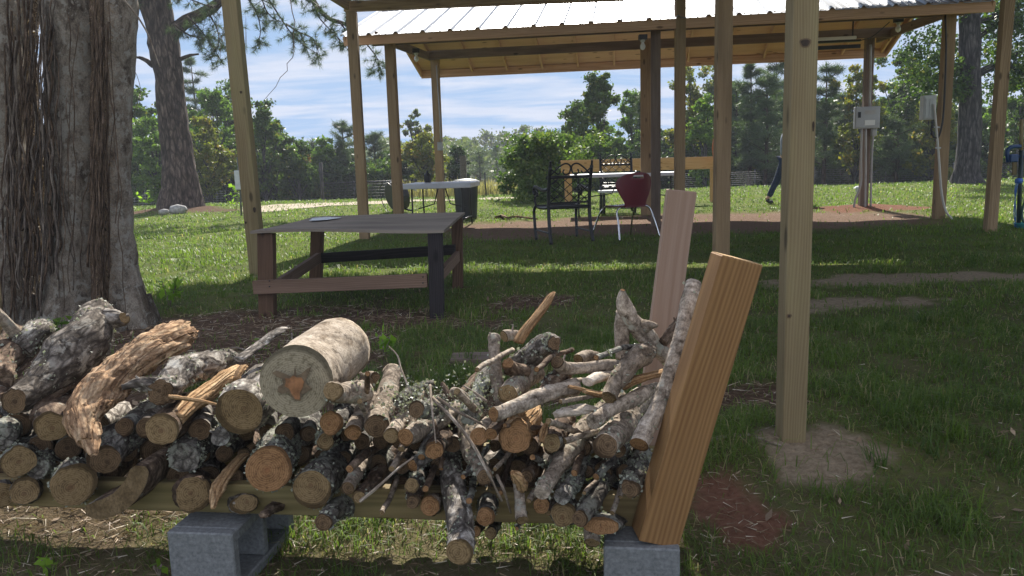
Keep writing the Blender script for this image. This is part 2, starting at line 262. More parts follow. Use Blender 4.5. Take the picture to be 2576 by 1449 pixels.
# ground
mt, nt, b, o = base('ground_mat'); b.inputs['Roughness'].default_value = 1; b.inputs['Specular IOR Level'].default_value = .05
t = N(nt, 'ShaderNodeTexCoord'); n1 = N(nt, 'ShaderNodeTexNoise', i_Scale=1.1, i_Detail=8, i_Roughness=.65); L(nt, t.outputs['Object'], n1.inputs[0])
n2 = N(nt, 'ShaderNodeTexNoise', i_Scale=38, i_Detail=6, i_Roughness=.7); L(nt, t.outputs['Object'], n2.inputs[0])
nra = N(nt, 'ShaderNodeAttribute', attribute_name='near').outputs['Fac']; g = ramp(nt, n1.outputs[0], [(.35, (.095, .125, .035)), (.65, (.16, .205, .038))]); g = mix(nt, mix(nt, 1., ramp(nt, n2.outputs[0], [(.30, (0, 0, 0)), (.62, (.9,)*3)]), nra, 'MULTIPLY'), g, (.155, .125, .075)); n3_ = N(nt, 'ShaderNodeTexNoise', i_Scale=190, i_Detail=4, i_Roughness=.8); L(nt, t.outputs['Object'], n3_.inputs[0]); g = mix(nt, ramp(nt, n3_.outputs[0], [(.40, (.45,)*3), (.55, (0, 0, 0))]), g, (.035, .03, .018))
for nm, lo, hi in (('p0', (.12, .078, .055), (.26, .18, .13)), ('p1', (.20, .15, .10), (.40, .32, .225)), ('p2', (.13, .06, .038), (.25, .13, .085)), ('p3', (.055, .035, .024), (.17, .11, .075)), ('p4', (.13, .105, .065), (.25, .205, .125))):
    a = N(nt, 'ShaderNodeAttribute', attribute_name=nm); cc_ = ramp(nt, n2.outputs[0], [(.3, lo), (.7, hi)]); g = mix(nt, a.outputs['Fac'], g, cc_)
L(nt, g, b.inputs[0]); bump(nt, b, n2.outputs[0], .9, .03)
mt, nt, b, o = base('path_mat'); b.inputs['Roughness'].default_value = 1
t = N(nt, 'ShaderNodeTexCoord'); n2 = N(nt, 'ShaderNodeTexNoise', i_Scale=5, i_Detail=8); L(nt, t.outputs['Object'], n2.inputs[0]); L(nt, ramp(nt, n2.outputs[0], [(.3, (.30, .24, .17)), (.7, (.46, .39, .29))]), b.inputs[0])

# ------------------------------------------------------------------ mesh helpers
def link(name, me, parent=None, loc=(0, 0, 0)):
    o = bpy.data.objects.new(name, me); COL.objects.link(o); o.location = loc
    if parent: o.parent = parent
    return o
def np_mesh(name, V, Fs, mat, attrs=None, smooth=False):
    """Fs: list of int arrays (n,k)"""
    me = bpy.data.meshes.new(name); V = np.asarray(V, np.float32)
    me.vertices.add(len(V)); me.vertices.foreach_set('co', V.ravel())
    loops = np.concatenate([f.ravel() for f in Fs]).astype(np.int32); tot = np.concatenate([np.full(len(f), f.shape[1]) for f in Fs]).astype(np.int32)
    me.loops.add(len(loops)); me.loops.foreach_set('vertex_index', loops); me.polygons.add(len(tot))
    st = np.concatenate([[0], np.cumsum(tot)[:-1]]).astype(np.int32); me.polygons.foreach_set('loop_start', st)
    if smooth: me.polygons.foreach_set('use_smooth', np.ones(len(tot), bool))
    me.update(calc_edges=True)
    for k, (ty, d) in (attrs or {}).items():
        a = me.attributes.new(k, ty, 'POINT'); a.data.foreach_set('vector' if ty == 'FLOAT_VECTOR' else 'value', np.asarray(d, np.float32).ravel())
    me.materials.append(MATS[mat]); return me
def tag(o, label, cat, group=None, kind=None):
    if label: o['label'] = label
    if cat: o['category'] = cat
    if group: o['group'] = group
    if kind: o['kind'] = kind
    return o
def empty(name, loc, label, cat, group=None):
    o = bpy.data.objects.new(name, None); COL.objects.link(o); o.location = tuple(loc); o.empty_display_size = .1
    return tag(o, label, cat, group)
class MB:
    def __init__(s): s.V = []; s.F = []; s.A = []; s.n = 0; s.sm = []
    def add(s, V, Fs, A, smooth=False):
        s.V.append(np.asarray(V, float)); s.A.append(np.asarray(A, float))
        for f in Fs: s.F.append(tuple(int(i)+s.n for i in f)); s.sm.append(smooth)
        s.n += len(V); return s
    def hexa(s, c, ax, ay, az, lc, bev=0.):
        """box from centre and three half-axis vectors, chamfered along its edges"""
        c, ax, ay, az = (np.asarray(q, float) for q in (c, ax, ay, az)); la, lb, ld = (np.linalg.norm(q) for q in (ax, ay, az))
        off = np.array([random.uniform(-.12, .12), random.uniform(-.12, .12), random.uniform(0, 9)])
        dim = {'x': (ld, lb, la), 'y': (la, ld, lb), 'z': (la, lb, ld)}[lc]
        if bev <= 0:
            sg = [(i, j, k) for i in (-1, 1) for j in (-1, 1) for k in (-1, 1)]
            V = [c+i*ax+j*ay+k*az for i, j, k in sg]; loc = [(i*la, j*lb, k*ld) for i, j, k in sg]
            Fs = [(0, 1, 3, 2), (4, 6, 7, 5), (0, 4, 5, 1), (2, 3, 7, 6), (0, 2, 6, 4), (1, 5, 7, 3)]
        else:
            V = []; loc = []; idx = {}
            sc = (1-bev/la, 1-bev/lb, 1-bev/ld)
            for i in (-1, 1):
                for j in (-1, 1):
                    for k in (-1, 1):
                        for a in range(3):
                            t = [i*sc[0], j*sc[1], k*sc[2]]; t[a] = (i, j, k)[a]; idx[(i, j, k, a)] = len(V)
                            V.append(c+t[0]*ax+t[1]*ay+t[2]*az); loc.append((t[0]*la, t[1]*lb, t[2]*ld))
            Fs = []
            for a in range(3):
                b_, c_ = (a+1) % 3, (a+2) % 3
                for sgn in (-1, 1):
                    q = []
                    for sb, scc in ((-1, -1), (1, -1), (1, 1), (-1, 1)):
                        t = [0, 0, 0]; t[a] = sgn; t[b_] = sb; t[c_] = scc; q.append(idx[(*t, a)])
                    Fs.append(q if sgn > 0 else q[::-1])
                for sb in (-1, 1):
                    for scc in (-1, 1):
                        q = []
                        for s_, ax_ in ((-1, b_), (1, b_), (1, c_), (-1, c_)):
                            t = [0, 0, 0]; t[a] = s_; t[b_] = sb; t[c_] = scc; q.append(idx[(*t, ax_)])
                        Fs.append(q if sb*scc > 0 else q[::-1])
            for i in (-1, 1):
                for j in (-1, 1):
                    for k in (-1, 1):
                        q = [idx[(i, j, k, 0)], idx[(i, j, k, 1)], idx[(i, j, k, 2)]]; Fs.append(q if i*j*k > 0 else q[::-1])
        loc = np.array(loc)
        loc = loc[:, {'x': [2, 1, 0], 'y': [0, 2, 1], 'z': [0, 1, 2]}[lc]]
        return s.add(V, Fs, loc+off)
    def box(s, lo, hi, bev=.0, lc=None):
        lo = np.array(lo, float); hi = np.array(hi, float); h = (hi-lo)/2; k = lc or 'xyz'[int(np.argmax(h))]
        return s.hexa((lo+hi)/2, (h[0], 0, 0), (0, h[1], 0), (0, 0, h[2]), k, bev)
    def bar(s, p, q, w, h, up=(0, 0, 1), bev=.003):
        p = np.array(p, float); q = np.array(q, float); d = q-p; l = np.linalg.norm(d); d /= l; up = np.array(up, float)
        x = np.cross(d, up); x /= np.linalg.norm(x); y = np.cross(x, d); return s.hexa((p+q)/2, x*w/2, y*h/2, d*l/2, 'z', bev)
    def tube(s, pts, rad, seg=8, cap=True, smooth=True, noise=0., nsc=3., flat=1., lcoff=0., rag=0.):
        pts = np.array(pts, float); n = len(pts); rad = np.broadcast_to(np.array(rad, float), (n,)) if np.ndim(rad) < 1 else np.array(rad, float)
        T = np.gradient(pts, axis=0); T /= np.linalg.norm(T, axis=1)[:, None]+1e-9
        up = np.array([0, 0, 1.]) if abs(T[0][2]) < .9 else np.array([0, 1., 0])
        V = []; A = []; sl = 0; th = np.linspace(0, 2*math.pi, seg, endpoint=False); ph = random.uniform(0, 50)
        for i in range(n):
            x = np.cross(T[i], up); x /= np.linalg.norm(x); y = np.cross(x, T[i])
            if i: sl += np.linalg.norm(pts[i]-pts[i-1])
            r = np.full(seg, rad[i])
            if noise: r = r*(1+noise*2*(fbm(np.cos(th)*1.2+ph, np.sin(th)*1.2+sl*nsc/max(rad.max(), .01)*.4, 1.1, 4)-.5)+noise*.6*(vn(th*3+ph, sl/max(rad.max(), .01)*6, 2)-.5))
            off = 0
            if rag and i in (0, n-1): off = rag*rad[i]*(rng.random(seg)-.3)*(-1 if i == 0 else 1)
            V.append(pts[i]+np.outer(np.cos(th)*r, x)+np.outer(np.sin(th)*r*flat, y)+np.outer(np.broadcast_to(off, (seg,)), T[i]))
            A.append(np.stack([np.cos(th)*r, np.sin(th)*r*flat, np.full(seg, sl+lcoff)], 1))
        Fs = [(i*seg+j, i*seg+(j+1) % seg, (i+1)*seg+(j+1) % seg, (i+1)*seg+j) for i in range(n-1) for j in range(seg)]
        V = np.concatenate(V); A = np.concatenate(A)
        s.add(V, [f[::-1] for f in Fs], A, smooth)
        if cap in (True, 'end', 'start'):
            b0 = s.n-len(V)
            if cap != 'end': s.F.append(tuple(range(b0, b0+seg))); s.sm.append(False)
            if cap != 'start': s.F.append(tuple(range(b0+(n-1)*seg, b0+n*seg))[::-1]); s.sm.append(False)
        s.last = (V, seg, n, T); return s
    def lathe(s, prof, c, seg=24, axis=(0, 0, 1)):
        pts = [np.array(c)+np.array(axis, float)*z for r, z in prof]; s.ltube(pts, [r for r, z in prof], seg, axis); return s
    def ltube(s, pts, rad, seg, axis):
        a = np.array(axis, float); up = np.array([0, 0, 1.]) if abs(a[2]) < .9 else np.array([0, 1., 0]); x = np.cross(a, up); x /= np.linalg.norm(x); y = np.cross(x, a)
        th = np.linspace(0, 2*math.pi, seg, endpoint=False); V = np.concatenate([p+np.outer(np.cos(th)*r, x)+np.outer(np.sin(th)*r, y) for p, r in zip(pts, rad)])
        n = len(pts); Fs = [((i+1)*seg+j, (i+1)*seg+(j+1) % seg, i*seg+(j+1) % seg, i*seg+j) for i in range(n-1) for j in range(seg)]+[tuple(range(seg)), tuple(range((n-1)*seg, n*seg))[::-1]]
        return s.add(V, Fs, V-np.array(pts[0]))
    def build(s, name, mat, parent=None, loc=None, org=None):
        """verts are in world space; org = origin of the thing"""
        V = np.concatenate(s.V); org = np.array(parent.location if parent is not None and org is None else (org if org is not None else (0, 0, 0)))
        me = bpy.data.meshes.new(name); me.from_pydata((V-org).tolist(), [], s.F)
        a = me.attributes.new('lc', 'FLOAT_VECTOR', 'POINT'); a.data.foreach_set('vector', np.concatenate(s.A).astype(np.float32).ravel())
        me.polygons.foreach_set('use_smooth', s.sm+[False]*(len(me.polygons)-len(s.sm))); me.materials.append(MATS[mat])
        return link(name, me, parent, (0, 0, 0) if parent is not None else tuple(org))
def root(o):
    while o.parent: o = o.parent
    return o
def part2(mb, name, mat, parent):
    """sub-part: parent sits at 0 inside its thing"""
    return mb.build(name, mat, parent, org=root(parent).location)
def spline(pts, k):
    pts = np.array(pts, float); n = len(pts)
    if n < 3: t = np.linspace(0, 1, k)[:, None]; return pts[0]*(1-t)+pts[-1]*t
    out = []
    ex = np.vstack([2*pts[0]-pts[1], pts, 2*pts[-1]-pts[-2]])
    for u in np.linspace(0, n-1, k):
        i = min(int(u), n-2); t = u-i; a, b, c, d = ex[i:i+4]
        out.append(.5*((2*b)+(-a+c)*t+(2*a-5*b+4*c-d)*t*t+(-a+3*b-3*c+d)*t**3))
    return np.array(out)

# ------------------------------------------------------------------ leaves and blades
def blades(pos, hgt, wid, az, lean, tint, name, mat):
    """bent grass blades, 5 verts each"""
    n = len(pos); d = np.stack([np.cos(az), np.sin(az), np.zeros(n)], 1); sd_ = np.stack([-np.sin(az), np.cos(az), np.zeros(n)], 1)
    up = np.array([0, 0, 1.]); w = (sd_*wid[:, None]/2)
    mid = pos+d*(lean*hgt*.35)[:, None]+up*(hgt*.6)[:, None]; tip = pos+d*(lean*hgt)[:, None]+up*(hgt*(1-.35*lean))[:, None]
    V = np.stack([pos-w, pos+w, mid+w*.8, mid-w*.8, tip], 1).reshape(-1, 3); i = np.arange(n)[:, None]*5
    return np_mesh(name, V, [i+np.array([[0, 1, 2, 3]]), i+np.array([[3, 2, 4]])], mat, {'tint': ('FLOAT', np.repeat(tint, 5))})
def leafquads(pos, size, tint, name, mat, asp=.6, upb=.3, org=(0, 0, 0)):
    n = len(pos); a = rng.normal(size=(n, 3)); a /= np.linalg.norm(a, axis=1)[:, None]; nrm = rng.normal(size=(n, 3)); nrm[:, 2] += upb
    b = np.cross(nrm, a); b /= np.linalg.norm(b, axis=1)[:, None]+1e-9
    size = np.broadcast_to(size, (n,))*rng.uniform(.4, 1.55, n); a = a*size[:, None]/2; b = b*size[:, None]/2*asp; pos = pos-np.array(org)
    V = np.stack([pos-a, pos-a*.1+b, pos+a, pos-a*.1-b], 1).reshape(-1, 3); i = np.arange(n)[:, None]*4
    return np_mesh(name, V, [i+np.array([[0, 1, 2, 3]])], mat, {'tint': ('FLOAT', np.repeat(tint, 4))})
def needles(pos, dirs, ln, wid, tint, name, mat, org=(0, 0, 0)):
    n = len(pos); d = dirs/(np.linalg.norm(dirs, axis=1)[:, None]+1e-9); s_ = np.cross(d, rng.normal(size=(n, 3))); s_ /= np.linalg.norm(s_, axis=1)[:, None]+1e-9
    pos = pos-np.array(org); L_ = np.broadcast_to(ln, (n,))*rng.uniform(.7, 1.2, n)
    V = np.stack([pos-s_*wid/2, pos+s_*wid/2, pos+d*L_[:, None]], 1).reshape(-1, 3); i = np.arange(n)[:, None]*3
    return np_mesh(name, V, [i+np.array([[0, 1, 2]])], mat, {'tint': ('FLOAT', np.repeat(tint, 3))})

# ================================================================== GROUND
def axis_pts(lo, hi, fine_lo, fine_hi, d, growth):
    a = [fine_lo]; 
    while a[-1] < fine_hi: a.append(a[-1]+d)
    s_ = d
    while a[-1] < hi: s_ *= growth; a.append(a[-1]+s_)
    s_ = d; b = [fine_lo]
    while b[-1] > lo: s_ *= growth; b.append(b[-1]-s_)
    return np.array(b[:0:-1]+a)
gx = axis_pts(-130, 130, -4.2, 4.2, .05, 1.035); gy = axis_pts(-25, 134, 1.2, 8, .05, 1.03)
GX, GY = np.meshgrid(gx, gy); GZ = terrain(GX, GY); nx_, ny_ = len(gx), len(gy)
fine = sm(9, 5, GY)*(np.abs(GX) < 6)
GZ = GZ+(fbm(GX, GY, 6, 3)-.5)*.03*fine
V = np.stack([GX.ravel(), GY.ravel(), GZ.ravel()], 1)
ii = np.arange((ny_-1)*nx_).reshape(ny_-1, nx_)[:, :-1].ravel()
at = {'p%d' % k: ('FLOAT', patch(GX.ravel(), GY.ravel(), k)) for k in range(4)}
at['p4'] = ('FLOAT', np.maximum((sm(26, 30, GY)*(GY < 70)*.9).ravel(), patch(GX.ravel(), GY.ravel(), 4)*.55))
at['near'] = ('FLOAT', (1-.9*sm(4, 9, GY)).ravel())
g = link('ground', np_mesh('ground', V, [np.stack([ii, ii+1, ii+1+nx_, ii+nx_], 1)], 'ground_mat', at, True)); tag(g, None, None, kind='structure')
# sandy path
pn = [(610, 536), (700, 531), (800, 521), (1000, 509.5), (1150, 503), (1300, 497)]; pf = [(610, 520), (700, 515), (800, 511), (1000, 503.5), (1150, 498), (1300, 493)]
pn = spline([G(u, v, .02)[:2] for u, v in pn], 24); pf = spline([G(u, v, .02)[:2] for u, v in pf], 24)
V = []; nn = 5
for a, b_ in zip(pn, pf):
    for t in np.linspace(0, 1, nn):
        q = a*(1-t)+b_*t; V.append((q[0], q[1], tz(*q)+.012))
Fq = np.array([[i*nn+j, (i+1)*nn+j, (i+1)*nn+j+1, i*nn+j+1] for i in range(23) for j in range(nn-1)])
tag(link('path', np_mesh('path', V, [Fq], 'path_mat', None, True)), None, None, kind='structure')

# grass blades
def scatter(y0, y1, dens, xm=.66, pad=.7, xlo=None, xhi=None):
    w = xm*y1+pad; n = int(dens*2*w*(y1-y0)); x = rng.uniform(-w, w, n); y = rng.uniform(y0, y1, n)
    k = (np.abs(x) < xm*y+pad); return x[k], y[k]
X, Y, Hh, Wd, LN, TI = [], [], [], [], [], []
for y0, y1, dn, h, wd in ((1.25, 2.3, 5000, .045, .0036), (2.3, 3.3, 9500, .054, .0036), (3.3, 5, 6000, .050, .0044), (5, 8, 2000, .046, .0064), (8, 12, 620, .050, .010), (12, 17, 260, .050, .016), (17, 27, 110, .055, .022)):
    x, y = scatter(y0, y1, dn); cl = fbm(x, y, 3.5, 3); cl2 = fbm(x+40, y, 1.1, 3)
    p = 1-.96*np.minimum(1, np.maximum.reduce([patch(x, y, k_) for k_ in range(4)]+[.5*patch(x, y, 4)])*1.15); p = p*np.clip((cl-.30)*3.2+.30, .28, 1)
    if y0 < 2: p = p*.75
    k = rng.random(len(x)) < p; x, y, cl, cl2 = x[k], y[k], cl[k], cl2[k]; n = len(x)
    X.append(x); Y.append(y); Hh.append(h*(.45+1.1*cl*cl2*2.2)*rng.uniform(.5, 1.35, n)); Wd.append(np.full(n, wd)*rng.uniform(.7, 1.2, n)); LN.append(rng.uniform(.2, 1.5, n))
    TI.append(np.clip(.15+.5*(cl2)+rng.normal(0, .14, n)+(rng.random(n) < (.10 if y0 < 8 else .02))*.6, 0, 1))
# longer tufts
tuft_c = []
for y0, y1, dn, h in ((1.5, 2.6, 5, .11), (2.6, 5, 6, .12), (5, 9, 2.5, .10)):
    x, y = scatter(y0, y1, dn); k = patch(x, y) < .35; x, y = x[k], y[k]
    for a, b_ in zip(x, y):
        n = random.randint(14, 34); X.append(a+rng.normal(0, .022, n)); Y.append(b_+rng.normal(0, .022, n)); Hh.append(h*rng.uniform(.5, 1.25, n)); Wd.append(np.full(n, .0052)); LN.append(rng.uniform(.3, 1.15, n)); TI.append(np.clip(np.full(n, random.uniform(.1, .62))+rng.normal(0, .1, n), 0, 1))
X = np.concatenate(X); Y = np.concatenate(Y); Hh = np.concatenate(Hh); Wd = np.concatenate(Wd); LN = np.concatenate(LN); TI = np.concatenate(TI)
pos = np.stack([X, Y, terrain(X, Y)-.004], 1)
print('BLADES', len(X))
tag(link('grass', blades(pos, Hh, Wd, rng.uniform(0, 6.283, len(X)), LN, TI, 'grass', 'grass_blade')), None, None, kind='stuff')
# pine straw, bark chips and dead stalks on bare ground
xs, ys = [], []
for y0, y1, dn in ((1.3, 3.2, 2600), (3.2, 7.5, 900), (10, 15, 25)):
    x, y = scatter(y0, y1, dn); pk = np.maximum(patch(x, y, 3), .5*patch(x, y, 0)); pk = np.maximum(pk, .7*patch(x, y, 4)); pk = np.maximum(pk, .55*(y < 2.75)*(x < .9)); pk = np.maximum(pk, .12*(y < 6)); k = rng.random(len(x)) < pk; xs.append(x[k]); ys.append(y[k])
x = np.concatenate(xs); y = np.concatenate(ys); n = len(x); a = rng.uniform(0, 6.283, n); d = np.stack([np.cos(a), np.sin(a), rng.normal(.05, .16, n)], 1)
pos = np.stack([x, y, terrain(x, y)+rng.uniform(.003, .018, n)], 1)
tag(link('pine_straw', needles(pos, d, np.where((rng.random(n) < .7) & (patch(x, y, 3) > .3), .085, .045), .0038, rng.random(n)**1.4, 'pine_straw', 'straw')), None, None, kind='stuff')
# fallen leaves / chips
x, y = scatter(1.4, 7, 45); pk = np.maximum(patch(x, y, 3), .35*(y < 3.2)+.06); k = rng.random(len(x)) < pk; x, y = x[k], y[k]
tag(link('leaf_litter', leafquads(np.stack([x, y, terrain(x, y)+.012], 1), .036, rng.random(len(x))*.72, 'leaf_litter', 'straw', .5, 6.)), None, None, kind='stuff')
# tan meadow past the path
x = rng.uniform(-3.5, 1.0, 7000); y = rng.uniform(25.5, 33, 7000)
tag(link('tall_grass', blades(np.stack([x, y, terrain(x, y)], 1), rng.uniform(.25, .75, 7000), np.full(7000, .03), rng.uniform(0, 6.28, 7000), rng.uniform(.1, .6, 7000), rng.random(7000), 'tall_grass', 'tall_grass')), None, None, kind='stuff')

# ================================================================== PAVILION
PO = np.array([-1.75, 12.57, 0]); PE = np.array([.989, -.148, 0]); PN = np.array([.148, .989, 0]); UZ = np.array([0, 0, 1.])
def pv(a, b_, z): return PO+PE*a+PN*b_+UZ*z
pav = empty('pavilion', PO, 'open timber pavilion with white ribbed metal gable roof on thick posts', 'pavilion')
def pbar(nm, mat, a, b_, w, h, parent=pav, up=UZ, bev=.004, mb=None):
    m_ = mb or MB(); m_.bar(a, b_, w, h, up, bev)
    return m_ if mb is not None else part2(m_, nm, mat, parent)
for i, (a, b_, mt_, top) in enumerate(((0, 0, 'lumber_post', 2.9), (3.99, 0, 'lumber_old', 2.9), (7.98, 0, 'lumber_post', 2.93), (0, 2.9, 'lumber_post', 3.1), (3.9, 2.55, 'lumber_post', 3.1), (7.8, 3.1, 'lumber_old', 3.1))):
    p = pv(a, b_, 0); bz = tz(p[0], p[1])-.1; part2(MB().bar(p+UZ*bz, p+UZ*top, .14, .19 if i == 4 else .14, PE if i == 4 else PN), 'post', mt_, pav)
A0, A1 = -.56, 8.36
zu = lambda b_: 3.70-.35*abs(b_-1.75)      # underside of the deck
pbar('fascia', 'roof_boards', pv(A0, -.42, 2.885), pv(A1, -.42, 2.885), .04, .15)
pbar('fascia', 'roof_boards', pv(A0, 4.02, 2.825), pv(A1, 4.02, 2.825), .04, .15)
pbar('header_beam', 'lumber_old', pv(-.12, 2.9-.09, 3.04), pv(8.12, 2.9-.09, 3.04), .04, .16)
pbar('header_beam', 'lumber_old', pv(-.3, .09, 2.93), pv(8.2, .09, 2.93), .04, .14)
for a in (-.09, 8.07): pbar('side_beam', 'lumber_old', pv(a, -.39, 2.93 if a < 0 else 2.93), pv(a, 3.6, 3.04), .04, .14)
for a in (A0, A1):
    for b0, b1 in ((-.44, 1.73), (1.77, 4.04)): pbar('gable_board', 'roof_boards', pv(a, b0, zu(b0)-.06), pv(a, b1, zu(b1)-.06), .04, .13)
for i in range(13):
    a = -.2+i*.705
    for b0, b1 in ((-.39, 1.73), (1.77, 3.99)): pbar('rafter', 'roof_boards', pv(a, b0, zu(b0)-.05), pv(a, b1, zu(b1)-.05), .04, .09)
for b0, b1 in ((-.44, 1.745), (1.755, 4.04)):
    m_ = MB(); c = pv((A0+A1)/2, (b0+b1)/2, (zu(b0)+zu(b1))/2+.010); hb = (pv(0, b1, zu(b1))-pv(0, b0, zu(b0)))/2; m_.hexa(c, PE*(A1-A0)/2, hb, np.cross(PE, hb)/np.linalg.norm(hb)*.009, 'x'); part2(m_, 'roof_deck', 'roof_boards', pav)
# ribbed metal sheets
def sheet(b0, b1):
    prof = []; a = A0-.05; pitch = .405
    while a < A1+.05:
        prof += [(a, 0), (a+.022, .034), (a+.055, .034), (a+.080, 0), (a+.185, 0), (a+.19, .007), (a+.20, .007), (a+.205, 0), (a+.285, 0), (a+.29, .007), (a+.30, .007), (a+.305, 0)]; a += pitch
    prof = [q for q in prof if q[0] < A1+.06]; V = []; n = len(prof)
    for t in (0, 1):
        for off in (.022, .019):
            for a, h in prof:
                b_ = b0 if t == 0 else b1; V.append(pv(a, b_, zu(b_)+off+h))
    Fs = [(i, i+1, 2*n+i+1, 2*n+i) for i in range(n-1)]+[(n+i, 3*n+i, 3*n+i+1, n+i+1) for i in range(n-1)]+[(i, n+i, n+i+1, i+1) for i in range(n-1)]
    m_ = MB(); m_.add(V, Fs, np.zeros((len(V), 3))); part2(m_, 'metal_roof', 'roof_metal', pav)
    m2 = MB()
    for i in range(int((A1-A0)/pitch)+1):
        a = A0-.05+i*pitch+.12; bb = b0+.10 if b0 < b1 and b0 < 1 else b0-.10
        m2.lathe([(.011, 0), (.009, .008)], pv(a, bb, zu(bb)+.022), 6)
    part2(m2, 'roof_screws', 'wire_dark', pav)
sheet(-.50, 1.75); sheet(4.10, 1.75)
m_ = MB()
for s_ in (-1, 1): m_.hexa(pv((A0+A1)/2, 1.75+s_*.08, 3.79-.028), PE*(A1-A0+.1)/2, (PN*s_*.09-UZ*.0315), np.cross(PE, PN)*.002, 'x')
part2(m_, 'ridge_cap', 'roof_metal', pav)
# lamps fixed under the roof
def bulb(p, label, sc=1.):
    t = empty('light_bulb', p, label, 'light', 'bare bulbs under the pavilion roof'); m_ = MB(); m_.box(np.array(p)-(.06*sc, .05*sc, 0), np.array(p)+(.06*sc, .05*sc, .07*sc), .004); part2(m_, 'socket_box', 'wire_dark', t)
    part2(MB().lathe([(.03, 0), (.035, -.02), (.022, -.035)], p, 14), 'socket', 'panel_pale', t)
    part2(MB().lathe([(.018, -.036), (.022, -.05), (.036, -.075), (.04, -.10), (.03, -.13), (.008, -.145)], p, 16), 'bulb', 'bulb', t)
q = P(1047, 133, pv(-.06, 1.3, 0)[1]); bulb(q, 'bare white bulb under black box on the left end beam of the pavilion')
q = P(1617, 100, 11.9); bulb(q, 'bare white bulb under black box beside the middle front pavilion post')
q = P(2260, 56, 12.4); bulb(q, 'bare white bulb under black box at the right end of the pavilion')
t = empty('strip_light', P(2095, 105, 13.2), 'pale tube strip light on dark bracket under the pavilion beam', 'light')
c = np.array(t.location); part2(MB().bar(c-PE*.42+UZ*.0, c+PE*.42, .10, .03, UZ), 'tray', 'wire_dark', t); part2(MB().bar(c-PE*.36-UZ*.02+PN*-.06+UZ*.06, c+PE*.34-UZ*.02+PN*-.06+UZ*.06, .05, .05, UZ, .008), 'diffuser', 'bulb', t); part2(MB().tube(spline([c+PE*.42, c+PE*.6+UZ*.05, c+PE*.85+UZ*.26], 8), .008, 5), 'cord', 'cable_black', t)
part2(MB().bar(c-PE*.42-UZ*.09-PN*.02, c+PE*.42-UZ*.09-PN*.02, .03, .06, UZ), 'lower_rail', 'wire_dark', t)
part2(MB().bar(c+PE*.3+UZ*.01, c+PE*.3+UZ*.34, .02, .02, PN), 'hanger', 'wire_dark', t)

# ================================================================== NEAR SHELTER (posts and roof over the viewer)
sh = empty('post_shelter', (-2.16, 11.78, 0), 'tall shelter of yellow treated posts and beam in front of the pavilion', 'shelter')
def shpost(x, y, top, w, mat, lean=(0, 0), rot=0., lab=None, d=None):
    bz = tz(x, y)-.12; a = np.array([x, y, bz]); c = math.cos(rot); s_ = math.sin(rot)
    m_ = MB().bar(a, (x+lean[0], y+lean[1], top), w, d or w, (-s_, c, 0), .004); o = part2(m_, 'post', mat, sh)
    if lab: o['label'] = lab
    return o
shpost(-2.16, 11.78, 3.21, .14, 'lumber_post')
shpost(2.46, 11.55, 3.21, .135, 'lumber_post')
shpost(-2.52, 7.87, 3.38, .14, 'lumber_new', lean=(-.07, 0), lab='new yellow post with long crack at the left')
shpost(2.10, 7.9, 3.38, .14, 'lumber_post')
shpost(5.95, 9.83, 3.38, .125, 'lumber_post', lean=(.04, 0), d=.10)
shpost(1.045, 2.90, 3.38, .0889, 'lumber_new', lab='pale new square post with knots nearest the viewer')
def shbar(nm, a, b_, w, h): o = part2(MB().bar(a, b_, w, h), nm, 'lumber_post', sh)
shbar('beam', (-2.26, 11.79, 3.285), (7.1, 11.28, 3.285), .09, .14)
shbar('beam', (-2.19, 11.66, 3.285), (-2.62, 7.0, 3.285), .05, .14)
shbar('beam', (-2.7, 7.87, 3.455), (7.1, 7.9, 3.455), .09, .14)
shbar('beam', (.95, 7.2, 3.455), (.98, 2.1, 3.455), .09, .14)
shbar('beam', (.98, 2.9, 3.60), (7.1, 2.9, 3.60), .09, .14)
shbar('beam', (6.0, 11.2, 3.455), (6.0, 2.1, 3.455), .05, .14)
o = part2(MB().box((-2.75, 7.55, 3.71), (7.2, 12.15, 3.735)), 'roof_sheet', 'roof_metal', sh)
o = part2(MB().box((.84, 1.9, 3.71), (7.2, 7.545, 3.735)), 'roof_sheet', 'roof_metal', sh)
for i in range(15):
    x = -2.6+i*.69; part2(MB().bar((x, 2.0 if x > .9 else 7.6, 3.655), (x, 12.1, 3.655), .04, .10), 'rafter', 'lumber_post', sh)

# ================================================================== ELECTRICAL BOXES, CABLES
def epanel(nm, label, c, w, h, d, mat, ax, ay):
    t = empty(nm, c, label, 'electrical box'); c = np.array(c); ax = np.array(ax, float); ay = np.array(ay, float)
    part2(MB().hexa(c, ax*w/2, ay*d/2, UZ*h/2, 'z', .006), 'box', mat, t)
    part2(MB().hexa(c-ay*(d/2+.006), ax*(w/2-.015), ay*.005, UZ*(h/2-.02), 'z', .003), 'door', mat, t); return t, c, ax, ay
p5 = pv(7.8, 3.1, 0)
wy = p5[1]-.13; c = P(2180, 296, wy)
t, c, ax, ay = epanel('breaker_panel', 'square grey breaker panel on rear right pavilion post', c, .42, .38, .11, 'panel_gray', PE, PN)
part2(MB().hexa(c-ay*.069+ax*.04-UZ*.09, ax*.085, ay*.003, UZ*.045, 'x'), 'sticker', 'label_pale', t); part2(MB().hexa(c-ay*.069-ax*.14+UZ*.05, ax*.025, ay*.003, UZ*.05, 'z'), 'latch', 'wire_dark', t); part2(MB().hexa(c-ay*.069+ax*.04+UZ*.09, ax*.09, ay*.002, UZ*.035, 'x'), 'sticker', 'conduit', t)
c2 = P(2198, 333, wy); t2, c2, ax, ay = epanel('outlet_box', 'small grey outlet box just below the square breaker panel', c2, .09, .13, .07, 'panel_gray', PE, PN); part2(MB().hexa(c2-ay*.047, ax*.022, ay*.003, UZ*.04, 'z'), 'cover', 'conduit', t2)
t = empty('conduit', P(2185, 330, wy), 'bundle of grey conduits down the rear right pavilion post', 'conduit')
